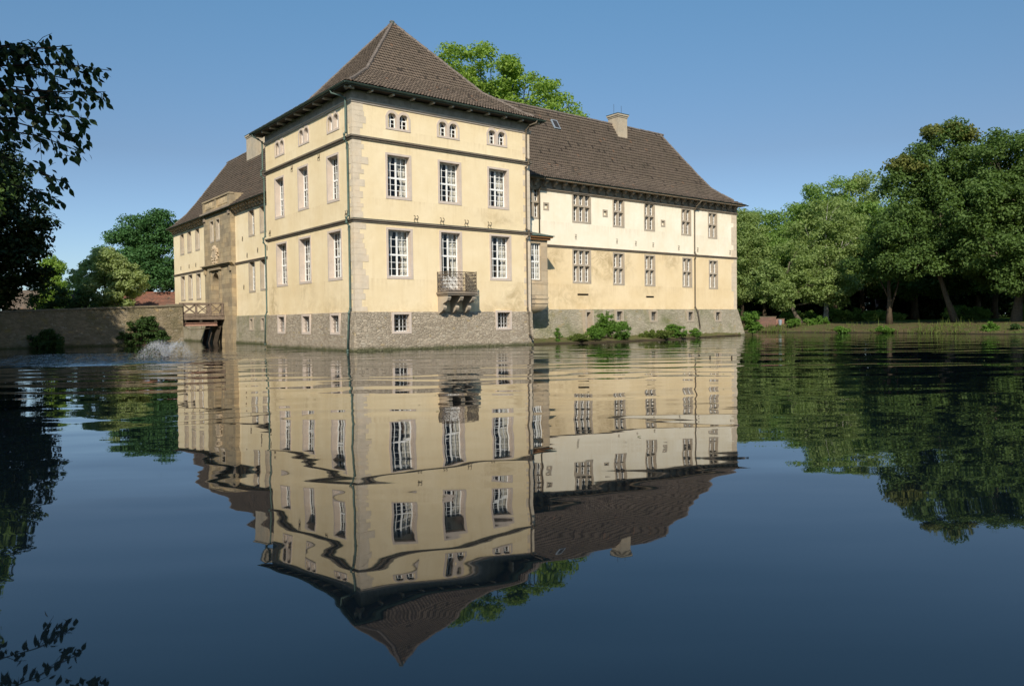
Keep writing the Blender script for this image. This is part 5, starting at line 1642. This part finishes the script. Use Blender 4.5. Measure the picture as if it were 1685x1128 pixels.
bush('bush', 'small dense dark bush near the second drainpipe foot', LW_(29.0, -.1, .15), [((0, 0, .5), (.55, .5, .6), 1), ((.7, .1, .5), (.5, .45, .5), .7)], .11, 'bush_leaf', 74, 36, .2, 36)
bush('bush', 'small round green tuft at the foot of the right wing by the downpipe', LW_(33.0, .6, .12), [((0, 0, .35), (.45, .4, .4), 1)], .11, 'bush_leaf', 75, 30, .18, 36)
bush('bush', 'little green plant on the ledge just right of the oriel', LW_(16.6, .3, .2), [((0, 0, .4), (.25, .25, .5), 1)], .10, 'bush_leaf', 76, 22, .14, 30)
bush('bush', 'sprawling low weeds on the ledge below the cellar doorway', LW_(18.2, -.3, .15), [((0, 0, .22), (.9, .4, .26), 1)], .10, 'grass_blade', 77, 40, .16, 34)
bush('bush', 'tall bright green bush touching the far right corner of the castle', (24.3, 77.0, .1), [((0, 0, .75), (.85, .8, .8), 1.2), ((-.15, 0, 1.6), (.65, .6, .75), 1)], .15, 'bush_leaf', 78, 44, .28, 42)
bush('bush', 'round clipped bush on the right bank below the curved trunk', (32.6, 88.0, .55), [((0, 0, .45), (.7, .6, .55), 1)], .13, 'bush_leaf', 79, 40, .24, 40)
bush('bush', 'pair of low rounded bushes on the bank beside the birch', (35.4, 88.6, .75), [((-.75, 0, .35), (.7, .6, .45), 1), ((.6, 0, .45), (.75, .6, .6), 1)], .13, 'bush_leaf', 80, 40, .24, 40)
for i, (x, y, lab, h_) in enumerate(((34.3, 79.6, 'small leafy plant at the waterline left of the forked dark tree', .6), (37.5, 77.0, 'wide leafy plant at the waterline below the forked dark tree', .62), (43.0, 68.6, 'tall grassy plant at the waterline near the right picture edge', 1.05), (44.6, 67.4, 'bushy waterside plant nearest the right picture edge', .7))):
    bush('waterside_plant', lab, (x, y, .05), [((0, 0, h_ * .5), (.75 if i == 1 else .5, .5, h_ * .6), 1), ((.6, .1, h_ * .3), (.4, .4, h_ * .35), .5)], .13, 'bush_leaf' if i != 3 else 'ivy_leaf', 81 + i, 40, .2, 34, cat='plant')
bush('ivy_bush', 'bushy green shrub at the foot of the shaded causeway wall, farther left', LW_(-12.4, 29.4, .0), [((-.3, 0, .7), (1.2, .6, .8), 1.2), ((.7, 0, .5), (.7, .5, .6), .7)], .16, 'ivy_leaf', 91, 44, .28, 40)
bush('ivy_bush', 'big dark ivy shrub climbing the causeway wall beside the fountain', LW_(-5.6, 29.4, .0), [((-.2, 0, 1.0), (1.3, .6, 1.1), 1.2), ((.6, .3, 1.9), (1.0, .4, .8), .8), ((1.6, .2, .7), (.9, .5, .7), .7), ((-1.5, 0, .6), (.8, .5, .6), .6)], .16, 'ivy_leaf', 92, 44, .28, 40)
for i, (x, y, h_, lab) in enumerate(((30.0, 99, 1.6, 'dark shrub under the trees close behind the low brick wall'), (38.2, 101, 1.5, 'dark shrub between the curved trunk and the birch trunk'), (43.6, 99, 1.7, 'dark shrub in the wood right of the birch trunk'),
                             (46.8, 96, 1.3, 'low shrub between the forked dark tree and the leaning maple trunk'), (55.0, 92, 1.8, 'wide shrub in deep shade behind the leaning maple trunk'), (58.5, 84, 1.7, 'shrub in deep shade at the right picture edge'))):
    bush('park_shrub', lab, (x, y, 1.0), [((-1.2, 0, h_ * .55), (1.6, 1.1, h_ * .6), 1), ((1.3, .2, h_ * .45), (1.5, 1.0, h_ * .5), 1)], .2, 'wood_leaf', 120 + i, 40, .4, 36, cat='shrub')
# ragged grass along the right shore: uncountable
gr = np.random.default_rng(95)
sel = np.where((pts[:, 0] > 22) & (pts[:, 1] > 60) & (pts[:, 0] < 48))[0]
B_ = []
for i in sel:
    for _ in range(int(10 + 60 * max(0, math.sin(i * .37) * math.sin(i * .11 + 1)) ** 1.0)):
        o_ = gr.uniform(-.05, 3.4) if gr.random() < .5 else gr.uniform(-.05, .5)
        p = pts[i] + nrm[i] * o_ + gr.normal(0, .3, 2)
        B_.append((p[0], p[1], np.interp(o_, [0, .25, .9, 2, 3.8], [0, .2, .4, .7, .95])))
B_ = np.array(B_); n = len(B_)
hgt = gr.gamma(2.2, .11, n) + .06; an = gr.uniform(0, 6.28, n); lx = gr.normal(0, .12, (n, 2))
dxy = np.c_[np.cos(an), np.sin(an)] * .035
V = np.stack([np.c_[B_[:, :2] - dxy, B_[:, 2] - .03], np.c_[B_[:, :2] + dxy, B_[:, 2] - .03], np.c_[B_[:, :2] + lx, B_[:, 2] + hgt]], 1).reshape(-1, 3)
obj('bank_grass', fastmesh('bank_grass', V, np.arange(3 * n).reshape(-1, 3), 'grass_blade', 3), label='ragged grass and weeds along the right shore', cat='grass', kind='stuff')

# ------------------------------------------------------------------ small things and far buildings
def brickmat(name, c1, c2, mo):
    b = NB(name)
    sx_ = b.n('ShaderNodeSeparateXYZ'); b.l(b.coord(), sx_.inputs[0])
    cx_ = b.n('ShaderNodeCombineXYZ')
    b.l(b.math('ADD', sx_.outputs[0], sx_.outputs[1]), cx_.inputs[0]); b.l(sx_.outputs[2], cx_.inputs[1])
    bt_ = b.n('ShaderNodeTexBrick', ins={'Scale': 1.0, 'Mortar Size': .008, 'Brick Width': .25, 'Row Height': .08,
                                         'Color1': (*c1, 1), 'Color2': (*c2, 1), 'Mortar': (*mo, 1)})
    b.l(cx_.outputs[0], bt_.inputs['Vector'])
    b.col(b.mix(b.mr(b.noise(b.coord(), 2, 6, .7), .4, .7, 0, .5), bt_.outputs['Color'], tuple(x * .5 for x in c1)))
    b.rough(.9, .15)
brickmat('brown_brick', (0.20, 0.10, 0.075), (0.13, 0.075, 0.06), (0.2, 0.17, 0.14))
brickmat('red_brick', (0.30, 0.13, 0.09), (0.22, 0.10, 0.075), (0.3, 0.26, 0.22))
bw = empty('brick_wall', (31.2, 91.6, .9), .0, label='low red-brown brick wall on the right bank behind the litter bin', cat='wall')
mb = MB(); mb.box(-1.9, .55, 0, .3, -.5, .88); mb.build('wall_body', 'brown_brick', bw)
mb = MB(); mb.box(.56, 1.55, .0, .3, -.5, .62); mb.build('wall_end', 'red_brick', bw, label='lower redder end of the wall')
mb = MB(); mb.box(-1.95, .60, -.04, .34, .882, .95); mb.box(.605, 1.6, -.04, .34, .622, .68); mb.build('coping', 'coping_stone', bw)
lb_ = empty('litter_bin', (31.9, 90.6, .75), label='small blue grey litter bin standing before the low brick wall', cat='bin')
mb = MB(); mb.tube([(0, 0, .02), (0, 0, .1), (0, 0, .58), (0, 0, .6)], [.17, .18, .22, .22], 14); mb.build('bin_body', 'bin_plastic', lb_, True)
mb = MB(); mb.tube([(0, 0, .602), (0, 0, .64), (0, 0, .70)], [.24, .24, .1], 14); mb.build('bin_lid', 'bin_plastic', lb_, True)
mb = MB(); mb.tube([(0, .24, -.2), (0, .24, .75)], .03, 8); mb.build('bin_post', 'black_iron', lb_)
def house(name, label, loc, rz, L_, Wd, eave, ridge, wall, roof, ww=True):
    root = empty(name, loc, rz, label=label, cat='house')
    mb = MB()
    mb.prism([(0, 0), (Wd, 0), (Wd, eave), (Wd / 2, ridge - .08), (0, eave)], 0, 0, L_)
    mb.build('wall', wall, root)
    me1 = tiled('roof', roof, (-.3, -.4), (L_ + .3, -.4), (0, 1), [(0, eave - .25), (Wd / 2 + .4, ridge)], 0, 0, None, True, .02, .11)
    r_ = obj('roof', me1, root)
    obj('roof_slope', tiled('roof_slope', roof, (L_ + .3, Wd + .4), (-.3, Wd + .4), (0, -1), [(0, eave - .25), (Wd / 2 + .4, ridge)], 0, 0, None, False, 0), r_)
    ridge_line(r_, [(-.3, Wd / 2, ridge + .02), (L_ + .3, Wd / 2, ridge + .02)], .11, roof)
    for k in range(int(L_ / 4)):
        mb = MB(); mb.box(1.5 + k * 4, 2.6 + k * 4, -.04, .02, 1.0, min(2.2, eave - .35)); f_ = mb.build('window', 'white_paint', root)
        mb = MB(); mb.box(1.6 + k * 4, 2.5 + k * 4, -.05, -.041, 1.1, min(2.1, eave - .45)); mb.build('pane', 'black_iron', f_)
    return root
house('outbuilding', 'low farm building with sunlit red tile roof behind the causeway wall beside the castle', (-48.6, 89.5, 1.9), R(4), 12.0, 6, 2.0, 3.75, 'red_brick', 'red_tiles')
house('outbuilding', 'low building with dull brown tile roof seen left of the shrubs behind the causeway wall', (-67.5, 101, 1.9), R(6), 8.5, 7, 2.4, 4.7, 'brown_brick', 'wing_tiles')
house('brick_house', 'red brick house glimpsed between the trunks of the wood on the right', (61.5, 128, 1.3), R(-20), 11, 8, 2.6, 5.4, 'red_brick', 'red_tiles')
fn = empty('fence', (58.0, 116, 1.3), R(-8), label='grey board fence beyond the lawn between trunks at right', cat='fence')
mb = MB()
for k in range(46): mb.box(k * .16, k * .16 + .14, 0, .025, .08, 1.25 + rq.uniform(-.02, .02))
mb.build('boards', 'weathered_timber', fn)
mb = MB()
for z in (.3, 1.0): mb.box(0, 7.4, .026, .08, z, z + .08)
mb.build('rail', 'weathered_timber', fn)
for k in range(4):
    mb = MB(); mb.box(k * 2.4 + .02, k * 2.4 + .12, .081, .18, -.3, 1.3); mb.build('post', 'weathered_timber', fn)
# dark understorey of the wood
g_ = np.random.default_rng(99)
bl = []
for k in range(190):
    x = g_.uniform(22, 112); y = 112 + (x - 22) * -.25 + g_.uniform(0, 26)
    if 49 < x < 58 and y < 120: continue
    bl.append(((x, y, 1.0 + g_.uniform(.4, 4.2)), (2.6, 1.8, g_.uniform(1.6, 2.8)), 1))
for k in range(40): bl.append(((g_.uniform(46, 92), g_.uniform(140, 152), g_.uniform(1.5, 8)), (2.8, 1.8, 2.6), 1))
cl = lobes_to_clumps(bl, 16, 1.15, g_, .3)
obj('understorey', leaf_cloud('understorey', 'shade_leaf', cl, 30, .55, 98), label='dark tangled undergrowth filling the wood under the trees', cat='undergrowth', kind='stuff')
# a little litter of fallen leaves on the water
g_ = np.random.default_rng(123)
n = 150
P = np.c_[g_.uniform(-9, 24, n), g_.uniform(9, 62, n), np.full(n, .006)]
P = P[P[:, 1] > 8 + np.abs(P[:, 0] - 6) * .6]
n = len(P); an = g_.uniform(0, 6.28, n); s_ = g_.uniform(.025, .055, n)
d = np.c_[np.cos(an), np.sin(an), np.zeros(n)] * s_[:, None]; e = np.c_[-np.sin(an), np.cos(an), np.zeros(n)] * (s_ * .5)[:, None]
upv = np.c_[np.zeros(n), np.zeros(n), g_.uniform(.002, .012, n)]
V = np.stack([P - d, P + e + upv, P + d + upv, P - e], 1).reshape(-1, 3)
obj('floating_leaves', fastmesh('floating_leaves', V, np.arange(4 * n).reshape(-1, 4), 'yellowing_leaf'), label='sparse fallen leaves floating on the pond', cat='leaves', kind='stuff')
# two stakes in the pond
for (x, y, lab) in ((8.55, 32.9, 'short dark stake in the pond, nearer the middle of the right wing reflection'), (9.4, 32.6, 'short dark stake in the pond by the castle reflection\'s right edge')):
    mb = MB(); mb.tube([(0, 0, -.4), (0, 0, .08), (.01, 0, .12)], [.035, .032, .02], 8)
    o = mb.build('stake', 'dark_timber', label=lab, cat='stake'); o.location = (x, y, 0)

# ------------------------------------------------------------------ fountain
b = NB('spray_water')
b.col((0.62, 0.64, 0.68)); b.rough(.25, .5)
tr = b.n('ShaderNodeBsdfTransparent')
mx = b.n('ShaderNodeMixShader'); mx.inputs[0].default_value = .17
b.l(tr.outputs[0], mx.inputs[1]); b.l(b.p.outputs[0], mx.inputs[2]); b.l(mx.outputs[0], b.out.inputs[0])
ft = empty('fountain', (FX, FY, 0), label='low bubbling fountain spraying a pale dome of water in the pond', cat='fountain')
g_ = np.random.default_rng(77)
n = 5200
az = g_.uniform(0, 2 * np.pi, n)
kind = g_.random(n) < .75
reach = np.where(kind, g_.normal(1.22, .12, n), g_.uniform(.3, 1.1, n))
peak = np.where(kind, g_.normal(.72, .08, n), g_.uniform(.4, .85, n)) * (1 + .10 * np.sin(az * 3 + 1) + .06 * np.sin(az * 7))
tt = g_.random(n) ** .8
rad = .12 + reach * tt
z = peak * (1 - (2 * (tt - .42) / 1.16) ** 2) / (1 - (.84 / 1.16) ** 2 * 0)
z = np.where(tt < .42, peak * (1 - ((.42 - tt) / .42) ** 2 * .95), peak * (1 - ((tt - .42) / .58) ** 2))
P = np.c_[rad * np.cos(az), rad * np.sin(az), np.maximum(z, 0)] + g_.normal(0, .018, (n, 3))
P[:, 2] = np.maximum(P[:, 2], .01)
# velocity direction
dz = np.where(tt < .42, 2 * peak * (.42 - tt) / .42 ** 2, -2 * peak * (tt - .42) / .58 ** 2)
T = np.c_[reach * np.cos(az), reach * np.sin(az), dz]; T /= np.linalg.norm(T, axis=1)[:, None]
s = g_.uniform(.006, .014, n)[:, None]; ln = g_.uniform(.02, .06, n)[:, None]
a = np.cross(T, g_.normal(0, 1, (n, 3))); a /= np.linalg.norm(a, axis=1)[:, None]; c_ = np.cross(T, a)
ring = [P + a * s, P + c_ * s, P - a * s, P - c_ * s]
V = np.stack([P - T * ln, *ring, P + T * ln], 1).reshape(-1, 3)
o6 = np.arange(n)[:, None] * 6
Fc = np.concatenate([o6 + np.array([0, 2, 1]), o6 + np.array([0, 3, 2]), o6 + np.array([0, 4, 3]), o6 + np.array([0, 1, 4]),
                     o6 + np.array([5, 1, 2]), o6 + np.array([5, 2, 3]), o6 + np.array([5, 3, 4]), o6 + np.array([5, 4, 1])])
obj('water_spray', fastmesh('water_spray', V, Fc, 'spray_water', 3), ft)
mb = MB(); mb.tube([(0, 0, -.5), (0, 0, .03), (0, 0, .06)], [.16, .16, .12], 16); mb.tube([(-.5, 0, -.06), (.5, 0, -.06)], .06, 8)
mb.build('nozzle', 'black_iron', ft)
